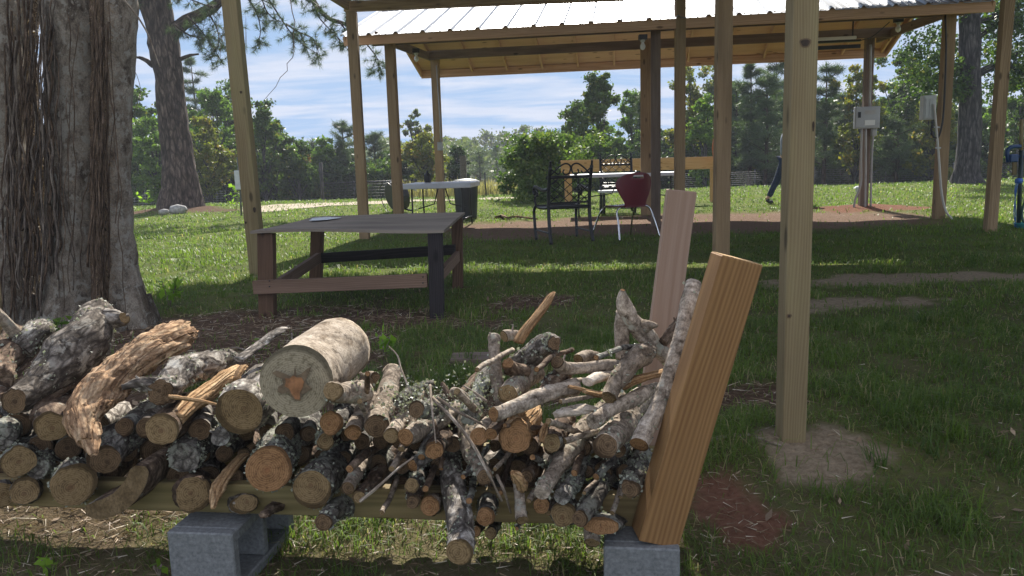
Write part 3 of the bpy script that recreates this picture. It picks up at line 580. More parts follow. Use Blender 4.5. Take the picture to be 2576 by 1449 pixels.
for pts in ([(2190, 112), (2190, 180), (2188, 268)], [(2168, 322), (2166, 400), (2166, 460), (2152, 500), (2147, 527)], [(2178, 322), (2178, 420), (2177, 480), (2176, 527)], [(2198, 322), (2193, 400), (2190, 527)]):
    part2(MB().tube(spline([P(u, v, wy-.02) for u, v in pts], 16), .02, 8), 'pipe', 'conduit', t)
p3 = pv(7.98, 0, 0); wx = p3[1]-.02
c = P(2334, 271, wx); t, c, ax, ay = epanel('disconnect_box', 'pale grey disconnect box on left face of the front right pavilion post', c, .17, .33, .15, 'panel_pale', PE, PN)
for k in (-.05, 0, .04): part2(MB().hexa(c-ay*.089+ax*k, ax*.006, ay*.006, UZ*.12, 'z'), 'rib', 'panel_pale', t)
t = empty('conduit', P(2355, 250, wx-.1), 'white conduit curving down the front right pavilion post to the ground', 'conduit'); part2(MB().tube(spline([P(u, v, wx-.12) for u, v in ((2350, 262), (2356, 330), (2362, 400), (2368, 480), (2378, 527), (2392, 548), (2405, 562))], 22), .016, 8), 'pipe', 'conduit_white', t)
for u, v in ((2360, 372), (2357, 320)): part2(MB().bar(P(u-7, v, wx-.12), P(u+7, v, wx-.12), .012, .02), 'strap', 'panel_pale', t)
t = empty('cable', P(2380, 100, wx-.1), 'black cable running down the front right pavilion post into a loop', 'cable'); part2(MB().tube(spline([P(u, v, wx-.12) for u, v in ((2378, 35), (2380, 120), (2377, 220), (2372, 300), (2362, 342), (2350, 345), (2343, 330), (2346, 305))], 30), .013, 7), 'sheath', 'cable_black', t)
t = empty('conduit', P(1108, 150, 15.2), 'thin grey conduit and switch box on the rear left pavilion post', 'conduit'); part2(MB().tube([P(1098, 165, 15.3), P(1107, 300, 15.3), P(1109, 360, 15.3)], .014, 6), 'pipe', 'conduit', t); part2(MB().hexa(P(1107, 368, 15.3), (.05, 0, 0), (0, .03, 0), (0, 0, .08), 'z', .005), 'switch_box', 'panel_gray', t)

# ================================================================== FURNITURE
# low plywood table
lt = empty('plywood_table', (*G(670, 800)[:2], 0), 'low weathered plywood table on thick wooden legs', 'table')
FL = G(660, 800); FR = G(1100, 798); RR = G(1152, 726); RL = FL+(RR-FR); RL = RL*.97+G(782, 700)*.03
zt = .60
ex = (FR-FL)/np.linalg.norm(FR-FL); ey = (RR-FR)/np.linalg.norm(RR-FR)
c0 = P(629, 578, FL[1]-.04); c1 = P(1116, 574, FR[1]-.04); c2 = P(1170, 545, RR[1]+.09); c3 = P(790, 549, RL[1]+.09)
zt = (c0[2]+c1[2])/2
for c_ in (c0, c1, c2, c3): c_[2] = zt
N_ = 12; V = []; A = []
for k, dz in ((0, 0), (1, -.02)):
    for i in range(N_+1):
        for j in range(N_+1):
            s_, t_ = i/N_, j/N_; q = (c0*(1-s_)+c1*s_)*(1-t_)+(c3*(1-s_)+c2*s_)*t_
            V.append(q+UZ*(dz+.012*math.sin(s_*5)*(1-t_)-.010*math.sin(t_*3+s_*2))); A.append((t_*1.2, k*.02, s_*1.4))
n1_ = (N_+1)**2; ix = lambda i, j, k: k*n1_+i*(N_+1)+j
Fs = [(ix(i, j, 0), ix(i+1, j, 0), ix(i+1, j+1, 0), ix(i, j+1, 0)) for i in range(N_) for j in range(N_)]+[(ix(i, j, 1), ix(i, j+1, 1), ix(i+1, j+1, 1), ix(i+1, j, 1)) for i in range(N_) for j in range(N_)]
for i in range(N_): Fs += [(ix(i, 0, 0), ix(i, 0, 1), ix(i+1, 0, 1), ix(i+1, 0, 0)), (ix(i, N_, 0), ix(i+1, N_, 0), ix(i+1, N_, 1), ix(i, N_, 1)), (ix(0, i, 0), ix(0, i+1, 0), ix(0, i+1, 1), ix(0, i, 1)), (ix(N_, i, 0), ix(N_, i, 1), ix(N_, i+1, 1), ix(N_, i+1, 0))]
part2(MB().add(V, Fs, A), 'tabletop', 'plywood', lt)
def lleg(b_, top, w, d, mat, lab):
    b_ = np.array(b_, float); b_[2] = tz(b_[0], b_[1])-.03; top = np.array(top, float); top[2] = zt-.024
    o = part2(MB().bar(b_, top, w, d, (0, 1, 0)), 'leg', mat, lt)
    if lab: o['label'] = lab
lleg(FL+ex*.04, c0+ex*.09+ey*.08, .11, .09, 'lumber_red', 'dark reddish front left leg')
lleg(FR, c1-ex*.07+ey*.07, .10, .09, 'lumber_black', 'blackened front right leg')
lleg(RR, c2-ex*.06-ey*.08, .09, .09, 'lumber_red', None); lleg(RL+ex*.02, c3+ex*.06-ey*.08, .10, .09, 'lumber_red', None)
zs = P(900, 712, FL[1])[2]
fl, fr, rr, rl = (np.array([*(q[:2]), zs]) for q in (FL+ex*.0-ey*.03, FR-ex*.055, RR-ey*.06, RL+ey*0))
part2(MB().bar(fl-ex*.02-ey*.035, fr-ey*.015+UZ*.03, .04, .095), 'stretcher', 'lumber_brown', lt)
zr = P(1000, 645, RR[1])[2]-zs
o = part2(MB().bar(rl+UZ*(zr-.01)+ex*.06-ey*.06, rr+UZ*(zr+.05), .04, .085), 'stretcher', 'lumber_black', lt); o['label'] = 'blackened rear stretcher'
part2(MB().bar(fl+ey*.03+ex*.13, rl+UZ*zr+ex*.10-ey*.09, .04, .085), 'stretcher', 'lumber_brown', lt); part2(MB().bar(fr+ey*.05+ex*.03, rr+UZ*zr-ey*.04+ex*.02, .04, .085), 'stretcher', 'lumber_brown', lt)
# bright sheen on the table top, painted as a pale patch
c = G(815, 551, zt+.004); th = np.linspace(0, 6.28318, 40, endpoint=False); rr_ = 1+.12*np.sin(3*th+1)+.07*np.sin(5*th)
m_ = MB(); V = [c+np.array([math.cos(a)*.115*r, math.sin(a)*.19*r, .004]) for a, r in zip(th, rr_)]; m_.add(V, [tuple(range(40))], np.zeros((40, 3))); o = part2(m_, 'sheen_patch', 'painted_sheen', lt); o['label'] = 'pale painted sheen on the table top'

def folding_table(nm, label, c0, ex, ey, w, d, h, th=.045):
    t = empty(nm, c0, label, 'folding table'); c = np.array(c0, float); bz = tz(c[0], c[1]); c[2] = bz
    ex = np.array(ex, float); ey = np.array(ey, float); top = c+ex*w/2+ey*d/2+UZ*(h-th/2)
    part2(MB().hexa(top, ex*w/2, ey*d/2, UZ*th/2, 'x', .012), 'tabletop', 'plastic_white', t)
    for s_ in (.16, w-.16):
        for q in (.10, d-.10):
            a = c+ex*s_+ey*q; sp_ = -1 if q < d/2 else 1
            part2(MB().tube(spline([a+UZ*(h-th), a+UZ*(h*.62), a+UZ*(h*.35)+ey*.02*sp_, a+ey*.10*sp_+UZ*.0], 14), .0145, 8), 'leg', 'metal_black', t)
        a = c+ex*s_; part2(MB().tube([a+ey*.05+UZ*h*.19, a+ey*(d-.05)+UZ*h*.19], .013, 6), 'crossbar', 'metal_black', t)
    part2(MB().tube([c+ex*.16+ey*d/2+UZ*h*.42, c+ex*w*.38+ey*d/2+UZ*h*.52, c+ex*w*.45+ey*d/2+UZ*(h-th)], .012, 6), 'brace', 'metal_black', t); part2(MB().tube([c+ex*(w-.16)+ey*d/2+UZ*h*.42, c+ex*w*.62+ey*d/2+UZ*h*.52, c+ex*w*.55+ey*d/2+UZ*(h-th)], .012, 6), 'brace', 'metal_black', t); return t
q = P(1006, 457, 13.0); folding_table('folding_table', 'white folding table with lantern on it beside the black trash can', (q[0], 13.0, 0), (1, -.02, 0), (.12, .99, 0), 1.14, 1.0, .745, .085)
q = P(1432, 441, 14.5); folding_table('folding_table', 'long white folding table behind the maroon chair', (q[0], 14.5, 0), (.995, -.09, 0), (.09, .995, 0), 2.05, .76, .76, .06)
# lantern
p = P(1075, 441, 13.45); p[2] = tz(p[0], 13.0)+.745; t = empty('lantern', p, 'small black candle lantern on white folding table', 'lantern'); p = np.array(p)
part2(MB().lathe([(.055, 0), (.055, .02), (.048, .025)], p, 12), 'base', 'metal_black', t); part2(MB().lathe([(.046, .025), (.050, .12)], p, 12), 'cage', 'can_black', t); part2(MB().lathe([(.06, .12), (.058, .135), (.02, .165), (.014, .185), (.024, .19), (.01, .20)], p, 12), 'cap', 'metal_black', t)
for a in range(6):
    x_, y_ = .052*math.cos(a*1.047), .052*math.sin(a*1.047); part2(MB().tube([p+(x_, y_, .02), p+(x_, y_, .125)], .004, 4), 'bar', 'metal_black', t)
# gray stump post beyond table
p = G(1167, 500); p = P(1167, 440, 16.5); zt_ = P(1167, 391, 16.5)[2]; m_ = MB().bar((p[0], 16.5, tz(p[0], 16.5)-.05), (p[0]-.01, 16.5, zt_), .13, .13, (0, 1, 0), .012)
tag(m_.build('short_post', 'stump_gray', None, org=(p[0], 16.5, 0)), 'short grey weathered post standing behind the white folding table', 'post')
# trash can
p = G(1173, 549); p = p+np.array([0, .2, 0]); t = empty('trash_can', p, 'black plastic trash can with lid behind the white folding table', 'trash can'); hh = 0.70
part2(MB().lathe([(.19, 0), (.20, .01), (.205, .1), (.235, hh-.06), (.245, hh-.055), (.245, hh-.03)], p, 28), 'bin', 'can_black', t)
part2(MB().lathe([(.252, hh-.04), (.258, hh-.015), (.22, hh+.015), (.06, hh+.04)], p, 28), 'lid', 'can_black', t)
part2(MB().tube([p+(.02, -.26, hh-.10), p+(.10, -.255, hh-.10)], .014, 6), 'handle', 'panel_pale', t); part2(MB().tube([p+(-.08, -.24, hh-.12), p+(-.08, -.225, .06)], .008, 5), 'rib', 'can_black', t); part2(MB().tube([p+(.12, -.215, hh-.12), p+(.11, -.19, .06)], .008, 5), 'rib', 'can_black', t)
# drum fan behind the post
p = G(1003, 533); t = empty('drum_fan', p, 'large round black fan on feet behind the left pavilion post', 'fan'); p = np.array(p); s_ = p[1]/2000.
cc0 = P(1000, 492, p[1]); axd = np.array([.75, .6, .22]); axd /= np.linalg.norm(axd)
part2(MB().ltube([cc0-axd*.13, cc0-axd*.12, cc0+axd*.1, cc0+axd*.12], [.30, .335, .335, .30], 30, axd), 'drum', 'can_black', t)
def ring(c, ax, r, rad, seg=40):
    ax = np.array(ax, float)/np.linalg.norm(ax); u_ = np.cross(ax, UZ); u_ /= np.linalg.norm(u_); w_ = np.cross(ax, u_); return MB().tube([c+r*(math.cos(a)*u_+math.sin(a)*w_) for a in np.linspace(0, 6.2832, seg+1)], rad, 5, False)
part2(ring(cc0-axd*.22, axd, .36, .009), 'guard_ring', 'metal_black', t)
part2(MB().tube([cc0-UZ*.25+axd*.1, p+(.22, .05, .02)], .02, 6), 'foot', 'metal_black', t); part2(MB().tube([cc0-UZ*.28+axd*.05, p+(.30, -.15, .03)], .02, 6), 'foot', 'metal_black', t); part2(MB().tube([cc0-UZ*.28-axd*.1, p+(-.15, .05, .0)], .02, 6), 'foot', 'metal_black', t)
part2(MB().tube([cc0+UZ*.19+axd*.18, cc0+axd*.3+(.17, .0, .02)], .018, 6), 'handle', 'panel_pale', t)

# ---- wrought garden chairs
def garden_chair(label, pos, rot, sc=1.):
    pos = np.array([pos[0], pos[1], tz(pos[0], pos[1])]); t = empty('garden_chair', pos, label, 'metal chair', 'black lattice garden chairs')
    c, s_ = math.cos(rot), math.sin(rot); Lx = np.array([c, s_, 0]); Ly = np.array([-s_, c, 0])       # Ly = towards the seat's front
    w = lambda x, y, z: pos+(Lx*x+Ly*y+UZ*z)*sc
    def T(nm, pts, r, mat='metal_black', k=None, seg=7): return part2(MB().tube(spline([w(*q) for q in pts], k or max(6, len(pts)*5)), r*sc*1.3, seg), nm, mat, t)
    for x in (-.27, .27):
        T('back_leg', [(x, -.10, 0), (x*.98, -.03, .2), (x*.97, 0, .43), (x*.97, -.03, .7), (x*.97, -.10, .93)], .017)
        T('front_leg', [(x*1.02, .50, 0), (x*1.04, .53, .2), (x*1.05, .54, .36), (x*1.04, .48, .43), (x*1.0, .40, .44)], .015)
        T('leg_brace', [(x, .50, .13), (x, -.08, .13)], .008)
        T('armrest', [(x, -.03, .66), (x*1.05, .15, .645), (x*1.08, .32, .665), (x*1.09, .43, .68), (x*1.1, .49, .64), (x*1.1, .46, .59), (x*1.1, .42, .61)], .016)
        T('arm_scroll', [(x*1.06, .43, .44), (x*1.08, .47, .50), (x*1.08, .44, .56), (x*1.08, .37, .57), (x*1.08, .35, .62), (x*1.08, .40, .66)], .011)
        m_ = MB()
        for k in range(7):
            a = k/6*6.283; m_.tube([w(x*1.08, .42, .61), w(x*1.08, .42+.055*math.cos(a), .61+.055*math.sin(a))], .006*sc, 5)
        part2(m_, 'arm_rosette', 'metal_black', t); T('finial', [(x*.97, -.10, .93), (x*.97, -.115, .99)], .011)
    m_ = MB()
    for k in range(9): y_ = .02+k*.062; m_.bar(w(-.27, y_, .44-.015*math.sin(k/8*3.14)), w(.27, y_, .44-.015*math.sin(k/8*3.14)), .032*sc, .006*sc)
    part2(m_, 'seat_slats', 'metal_black', t); T('seat_rail', [(-.27, .0, .435), (.27, .0, .435)], .017); T('seat_rail', [(-.27, .52, .43), (.27, .52, .43)], .015)
    for x in (-.27, .27): T('seat_rail', [(x, 0, .435), (x, .26, .42), (x, .52, .43)], .014)
    T('back_rail', [(-.26, -.06, .80), (.26, -.06, .80)], .015); T('back_rail', [(-.26, -.0, .49), (.26, -.0, .49)], .009)
    m_ = MB(); nn_ = 4; 
    for sgn in (1, -1):
        for k in range(-2, nn_*1+3):
            # diagonals clipped to the back panel
            x0, x1, z0, z1 = -.255, .255, .49, .795; pts = []
            for s2 in np.linspace(0, 1, 40):
                z = z0+(z1-z0)*s2; x = x0+(x1-x0)*(k/nn_)+sgn*(s2-(0 if sgn > 0 else 0))*.36+(.0 if sgn > 0 else 0)
                if x0 <= x <= x1: pts.append((x, -.06*s2, z))
            if len(pts) > 3: m_.tube([w(*pts[0]), w(*pts[-1])], .0055*sc, 5)
    part2(m_, 'back_lattice', 'metal_black', t)
    for sx in (-1, 1):
        T('scroll', [(sx*.25, -.08, .83), (sx*.15, -.09, .92), (sx*.07, -.10, .96), (sx*.01, -.095, .93), (sx*.02, -.09, .85), (sx*.07, -.085, .83), (sx*.10, -.085, .86), (sx*.085, -.088, .89)], .008, k=30)
        T('scroll', [(sx*.25, -.08, .90), (sx*.20, -.085, .86), (sx*.16, -.085, .84), (sx*.13, -.085, .87)], .007, k=16)
    return t
cx_ = (G(1373, 617)+G(1494, 606))/2
garden_chair('black lattice back garden chair with scrolled top next to the maroon chair', (cx_[0], cx_[1]+.08), RAD(15), 1.05)
q = P(1550, 430, 15.9); garden_chair('black lattice garden chair on the far side of the long white table', (q[0], 15.9), RAD(176), 1.16)
# pale low bench
q = P(1508, 478, 14.9); t = empty('white_bench', (q[0], 14.9, 0), 'low white bench behind the garden chair with the lattice back', 'bench'); zb = P(1508, 480, 14.9)[2]
part2(MB().box((q[0], 14.9, zb-.045), (q[0]+.95, 15.2, zb), .01), 'seat', 'plastic_white', t)
for x_ in (.1, .85):
    for y_ in (.05, .25): part2(MB().tube([(q[0]+x_, 14.9+y_, zb-.04), (q[0]+x_, 14.9+y_, tz(q[0], 15))], .014, 6), 'leg', 'metal_black', t)

# ---- maroon shell chair
def shell_chair():
    fL = G(1551, 612); fR = G(1652, 601); pos = (fL+fR)/2; pos[2] = tz(pos[0], pos[1]); t = empty('school_chair', pos, 'maroon plastic shell chair with chrome legs and a hand slot', 'chair')
    ex = (fR-fL); ex[2] = 0; W_ = np.linalg.norm(ex); ex /= W_; ey = np.array([-ex[1], ex[0], 0]); w = lambda x, y, z: pos+ex*x+ey*y+UZ*z
    sz = .445
    # back shell: grid with outline, thick
    def halfw(s): return np.interp(s, [0, .15, .35, .55, .72, .84, .92, .97, 1.0], [.165, .175, .225, .262, .264, .236, .185, .125, .035])
    nr, nc = 24, 16; V = []; hole = set()
    for k in (0, 1):
        for i in range(nr+1):
            s = i/nr; z = sz-.03+s*.44; hw = halfw(s)
            for j in range(nc+1):
                x = (j/nc*2-1)*hw-.03-.03*s; y = -.02-.10*s-.0*s+.10*(x/.25)**2*(.3+.7*s)+k*.008; V.append(w(x, y, z))
    id_ = lambda i, j, k: k*(nr+1)*(nc+1)+i*(nc+1)+j; Fs = []
    hol = lambda i, j: 20 <= i <= 21 and 5 <= j <= 10
    for i in range(nr):
        for j in range(nc):
            if hol(i, j): continue
            Fs += [(id_(i, j, 0), id_(i, j+1, 0), id_(i+1, j+1, 0), id_(i+1, j, 0)), (id_(i, j, 1), id_(i+1, j, 1), id_(i+1, j+1, 1), id_(i, j+1, 1))]
            for (a, b_, i2, j2) in (((i, j), (i, j+1), i-1, j), ((i+1, j), (i+1, j+1), i+1, j), ((i, j), (i+1, j), i, j-1), ((i, j+1), (i+1, j+1), i, j+1)):
                if i2 < 0 or i2 >= nr or j2 < 0 or j2 >= nc or hol(i2, j2): Fs.append((id_(*a, 0), id_(*b_, 0), id_(*b_, 1), id_(*a, 1)))
    m_ = MB().add(V, Fs, np.zeros((len(V), 3)), True); part2(m_, 'backrest', 'plastic_red', t)
    V = []; nr = 14
    for k in (0, 1):
        for i in range(nr+1):
            s = i/nr
            for j in range(nc+1):
                hw = np.interp(s, [0, .2, .8, 1], [.16, .21, .225, .19]); x = (j/nc*2-1)*hw
                V.append(w(x, -.03+s*.44, sz-.01+.015*(x/.2)**2-.02*math.sin(s*3)-.03*max(0, s-.85)/.15*1. - k*.009))
    id_ = lambda i, j, k: k*(nr+1)*(nc+1)+i*(nc+1)+j; Fs = []
    for i in range(nr):
        for j in range(nc): Fs += [(id_(i, j, 0), id_(i, j+1, 0), id_(i+1, j+1, 0), id_(i+1, j, 0)), (id_(i, j, 1), id_(i+1, j, 1), id_(i+1, j+1, 1), id_(i, j+1, 1))]
    for i in range(nr): Fs += [(id_(i, 0, 0), id_(i+1, 0, 0), id_(i+1, 0, 1), id_(i, 0, 1)), (id_(i, nc, 0), id_(i, nc, 1), id_(i+1, nc, 1), id_(i+1, nc, 0))]
    for j in range(nc): Fs += [(id_(0, j, 0), id_(0, j, 1), id_(0, j+1, 1), id_(0, j+1, 0)), (id_(nr, j, 0), id_(nr, j+1, 0), id_(nr, j+1, 1), id_(nr, j, 1))]
    part2(MB().add(V, Fs, np.zeros((len(V), 3)), True), 'seat', 'plastic_red', t)
    for y0, y1 in ((-.06, .06), (.50, .36)):
        part2(MB().tube(spline([w(-W_/2, y0, 0), w(-W_/2+.035, (y0+y1)/2, .22), w(-W_/2+.065, y1, .38), w(-.17, y1, .425), w(0, y1, .425), w(.17, y1, .425), w(W_/2-.065, y1, .38), w(W_/2-.035, (y0+y1)/2, .22), w(W_/2, y0, 0)], 50), .0115, 10), 'leg_frame', 'chrome', t)
    for x in (-.16, .16): part2(MB().tube([w(x, .06, .43), w(x, .36, .43)], .008, 6), 'seat_bar', 'chrome', t)
shell_chair()

# ---- wide wooden rail
q0 = G(1428, 517); q1 = G(1800, 512); Yr = q0[1]; t = empty('wooden_rail', q0, 'broad yellow timber rail on stout posts behind the pavilion', 'rail')
a = P(1411, 421, Yr); b_ = P(1806, 411, Yr-.2); part2(MB().bar(a, b_, .05, .235), 'board', 'rail_wood', t); part2(MB().bar(a+UZ*.135+np.array([0, .08, 0]), b_+UZ*.135+np.array([0, .08, 0]), .20, .035), 'cap_board', 'rail_wood', t)
for u in (1430, 1800): p = P(u, 440, Yr if u < 1500 else Yr-.2); part2(MB().bar((p[0], p[1]+.12, tz(p[0], p[1])-.1), (p[0], p[1]+.12, a[2]+.1), .16, .14, (0, 1, 0)), 'post', 'rail_wood', t)
t = empty('rope_coil', P(1800, 380, Yr-.3), 'orange brown rope draped over the right end of the timber rail', 'rope')
for k in range(5): part2(MB().tube(spline([P(1795+k*2, 350+k*3, Yr-.32), P(1792+k*3, 375, Yr-.36), P(1797+k*2, 400-k*2, Yr-.36), P(1802, 385, Yr-.33), P(1800, 352+k*2, Yr-.3)], 20), .012, 6), 'strand', 'rope', t)
# stick on the dirt
t = empty('stick', G(1290, 553), 'crooked brown dead stick lying on the dirt under the pavilion', 'stick'); part2(MB().tube([G(u, v)+UZ*.03 for u, v in ((1247, 552), (1262, 548), (1275, 553), (1300, 549), (1325, 552), (1352, 555))], [.03, .045, .03, .022, .02, .012], 8, noise=.4), 'stem', 'bark_rotten', t)
# solar path light
p = G(2158, 497); t = empty('path_light', p, 'small white topped path light on the lawn beside the conduit', 'light'); p = np.array(p); part2(MB().tube([p, p+UZ*.2], .02, 6), 'stake', 'metal_black', t); part2(MB().lathe([(.05, .12), (.06, .2), (.1, .21), (.06, .25), (.01, .26)], p, 12), 'lamp_head', 'panel_pale', t)

# ---- yard hydrant with stake and hoses
p = G(2562, 577); t = empty('yard_hydrant', p, 'dark green water standpipe with blue valves tied to a stake', 'water tap'); y0 = p[1]
part2(MB().tube([p, P(2566, 460, y0), P(2569, 378, y0)], .026, 8), 'pipe', 'pvc_dark', t); part2(MB().tube([P(2569, 378, y0), P(2570, 300, y0)], .022, 8), 'upper_stake', 'lumber_new', t); part2(MB().bar(P(2551, 440, y0+.04), P(2553, 395, y0+.04), .05, .03, (0, 1, 0)), 'stake', 'lumber_new', t)
part2(MB().tube(spline([P(2536, 408, y0), P(2534, 380, y0), P(2545, 370, y0), P(2567, 368, y0)], 12), .026, 8), 'valve_arm', 'blue_valve', t); part2(MB().hexa(P(2549, 398, y0-.02), (.055, 0, 0), (0, .03, 0), (0, 0, .05), 'x', .012), 'valve_body', 'blue_valve', t); part2(MB().tube([P(2562, 393, y0), P(2600, 395, y0)], .02, 7), 'valve_arm', 'blue_valve', t)
part2(MB().tube([P(2556, 455, y0-.03), P(2570, 455, y0-.03)], .035, 7), 'tie', 'blue_tie', t)
for k in range(3): part2(MB().tube(spline([P(2558+k*3, 455, y0-.03), P(2553+k*2, 480, y0-.05), P(2556-k*3, 540, y0-.04), P(2552+k*4, 572, y0-.05)], 14), .005, 4), 'tie', 'blue_tie', t)
t = empty('garden_hose', G(2580, 577), 'teal and green hose coiled at the foot of the water standpipe', 'hose')
part2(MB().tube(spline([P(2600, 400, y0+.1), P(2592, 470, y0+.05), P(2572, 525, y0+.0), P(2574, 556, y0-.05), P(2590, 566, y0-.05)], 20), .015, 7), 'hose', 'hose_green', t)
for k in range(4): q = G(2586, 577); part2(MB().tube([q+np.array([.13*math.cos(a)*(1+.1*k), .12*math.sin(a), .02+.02*k]) for a in np.linspace(0, 6.283, 26)], .011, 6, False), 'coil', 'hose_teal', t)

# mailbox-like grey box on a pole, left
q = G(607, 545); q[2] = 0; t = empty('meter_box', q, 'grey utility box on slim pole behind the big yellow post', 'utility box'); part2(MB().hexa(P(602, 453, q[1]), (.085, 0, 0), (0, .06, 0), (0, 0, .21), 'z', .01), 'box', 'mailbox', t); part2(MB().tube([q-UZ*.1, P(604, 470, q[1]), P(598, 395, q[1])], .022, 6), 'pole', 'wire', t)

# ================================================================== FENCES (line at about 30 m)
YF = 30.
def wire_fence(nm, label, u0, u1, vt, vb, nw, mat, posts, colstep=.15, Yf=YF, rad=.006):
    a = P(u0, vb[0], Yf); b_ = P(u1, vb[1], Yf); t = empty(nm, (a[0], Yf, tz(a[0], Yf)), label, 'fence'); at_ = P(u0, vt[0], Yf); bt = P(u1, vt[1], Yf)
    m_ = MB()
    for k in range(nw): s_ = k/(nw-1); m_.tube([a*(1-s_)+at_*s_, b_*(1-s_)+bt*s_], rad*1.2, 4)
    n = int(np.linalg.norm(b_-a)/colstep)
    for k in range(n+1): s_ = k/n; m_.tube([a*(1-s_)+b_*s_, at_*(1-s_)+bt*s_], rad*.8, 4)
    part2(m_, 'wire_mesh', mat, t)
    for u, vt_ in posts: p = P(u, vt_, Yf); part2(MB().tube([(p[0], Yf+.03, tz(p[0], Yf)-.1), (p[0], Yf+.03, p[2])], .028, 6), 'post', 'metal_black' if mat[:4] != 'wire' or mat == 'wire_dark' else 'wire', t)
    return t
wire_fence('wire_fence', 'low welded wire fence left of the grey pine trunk', 318, 412, (493, 488), (535, 531), 7, 'wire_light', [(363, 472), (398, 492)])
wire_fence('wire_fence', 'wire panel fence with black rails between the tall dark post and the pavilion', 812, 1048, (459, 452), (512, 505), 8, 'wire_dark', [(890, 455), (1045, 450)], .2)
wire_fence('wire_fence', 'long fine wire fence along the wood at the right edge of the lawn', 1690, 2590, (438, 412), (484, 458), 10, 'wire', [(1760, 430), (1900, 425), (2050, 420), (2230, 415), (2400, 408), (2560, 405)], .25, YF, .005)
t = empty('wire_fence', P(900, 512, YF), 'pair of black rails running along the wire panel fence', 'fence')
for v0, v1 in ((462, 453), (516, 508)): part2(MB().tube([P(812, v0, YF-.04), P(1050, v1, YF-.04)], .02, 6), 'rail', 'metal_black', t)
p = P(806, 409, 28.5); tag(MB().tube([(p[0], 28.5, tz(p[0], 28.5)-.1), (p[0], 28.5, p[2])], .07, 10, noise=.1).build('fence_post', 'bark_oak', None, org=(p[0], 28.5, 0)), 'tall dark wooden fence post at the left end of the wire panel fence', 'post')
p = P(1221, 433, 25); tag(MB().tube([(p[0], 25, tz(p[0], 25)-.1), (p[0]-.02, 25, p[2])], .022, 6).build('steel_stake', 'metal_black', None, org=(p[0], 25, 0)), 'thin dark steel stake alone at the edge of the tan meadow', 'stake')
t = empty('metal_gate', P(500, 522, YF-.5), 'black tubular metal gate right of the grey pine trunk', 'gate')
for v0, v1 in ((463, 452), (471, 460), (524, 514)): part2(MB().tube([P(492, v0, YF-.5), P(614, v1, YF-.5)], .022, 6), 'rail', 'metal_black', t)
for u in list(range(496, 612, 11)): part2(MB().tube([P(u, 464-(u-492)*.09, YF-.5), P(u, 524-(u-492)*.09, YF-.5)], .012, 5), 'picket', 'metal_black', t)
for u in (569, 577): part2(MB().tube([P(u, 443, YF-.55), P(u+3, 524, YF-.55)], .035, 6), 'gate_post', 'metal_black', t)
part2(MB().tube([P(488, 398, YF-.5), P(530, 396, YF-.5), P(570, 395, YF-.5)], .02, 5), 'top_wire', 'metal_black', t)
wire_fence('wire_fence', 'fine wire mesh fence seen through the black gate', 500, 612, (484, 478), (520, 512), 7, 'wire_light', [(545, 480)], .16, YF+1.)
for lab, u, v, r, sx in (('larger pale round edged rock at the foot of the grey pine', 449, 530, .17, 1.15), ('smaller pale rock left of the larger one at the pine base', 413, 536, .11, .9)):
    p = G(u, v+8); th = rng.random(); m_ = MB(); m_.tube([p+np.array([-r*sx, 0, .05]), p+np.array([-r*.8*sx, 0, .09]), p+np.array([0, 0, .10]), p+np.array([r*.85*sx, 0, .09]), p+np.array([r*sx, 0, .06])], [r*.25, r*.62, r*.72, r*.6, r*.3], 12, noise=.25); tag(m_.build('rock', 'rock', None, org=p), lab, 'rock')

# ================================================================== TREES
def unit(n):
    v = rng.normal(size=(n, 3)); return v/np.linalg.norm(v, axis=1)[:, None]
def broadleaf(nm, label, u, vtop, Y, wpx, mat, n=5200, size=.13, low=.15, trunk='bark_oak', group='trees beyond the lawn', clump=26, sparse=1., tr=.10, zb=None):
    X = P(u, 400, Y)[0]; z0 = tz(X, Y)-.1; zt = P(u, vtop, Y)[2]; hgt = zt-z0; rx = wpx/2000*Y/2
    t = empty(nm, (X, Y, z0), label, 'tree', group); org = np.array([X, Y, z0])
    cz0 = z0+hgt*low; c = []; 
    for k in range(clump):
        s = rng.uniform(0, 1)**.8; a = rng.uniform(0, 6.283); env = math.sin(math.pi*(s*.86+.10))**.6; r = env*rx*math.sqrt(rng.uniform(.05, 1))*rng.uniform(.75, 1.12)
        c.append((X+r*math.cos(a), Y+r*math.sin(a)*.8, cz0+(zt-cz0)*(s*.93)))
    c = np.array(c); c = np.vstack([c, [[X+rng.uniform(-.2, .2)*rx, Y, zt-.12*rx]]])
    m_ = MB(); zk = z0+hgt*.8; tp = spline([(X, Y, z0), (X+rx*.06, Y, z0+hgt*.35), (X-rx*.05, Y, zk)], 9); m_.tube(tp, np.linspace(tr, tr*.25, 9), 8, noise=.12)
    for q in c[:14]:
        i = int(np.clip((q[2]-z0)/hgt*8-1.5, 1, 7)); m_.tube(spline([tp[i], (tp[i]*.5+q*.5)+[0, 0, -.05*rx], q], 6), np.linspace(tr*.38, .012, 6), 5)
    part2(m_, 'trunk', trunk, t)
    n = int(n*1.5); K = len(c)*3; c = np.vstack([c, c+rng.normal(0, rx*.24, c.shape), c+rng.normal(0, rx*.34, c.shape)]); c[:, 2] = np.clip(c[:, 2], z0+hgt*low*.7, zt-.05*rx)
    cs = rx*rng.uniform(.10, .26, K)*sparse; tn = rng.uniform(-.22, .22, K); idx = rng.integers(0, K, n); d = rng.normal(0, .62, (n, 3))*cs[idx][:, None]; d[:, 2] *= .75
    pos = c[idx]+d; ti = np.clip(.45+tn[idx]+rng.normal(0, .2, n), 0, 1)
    me = leafquads(pos, size, ti, 'crown', mat, .62, .4, org); o = link('crown', me, t); return t
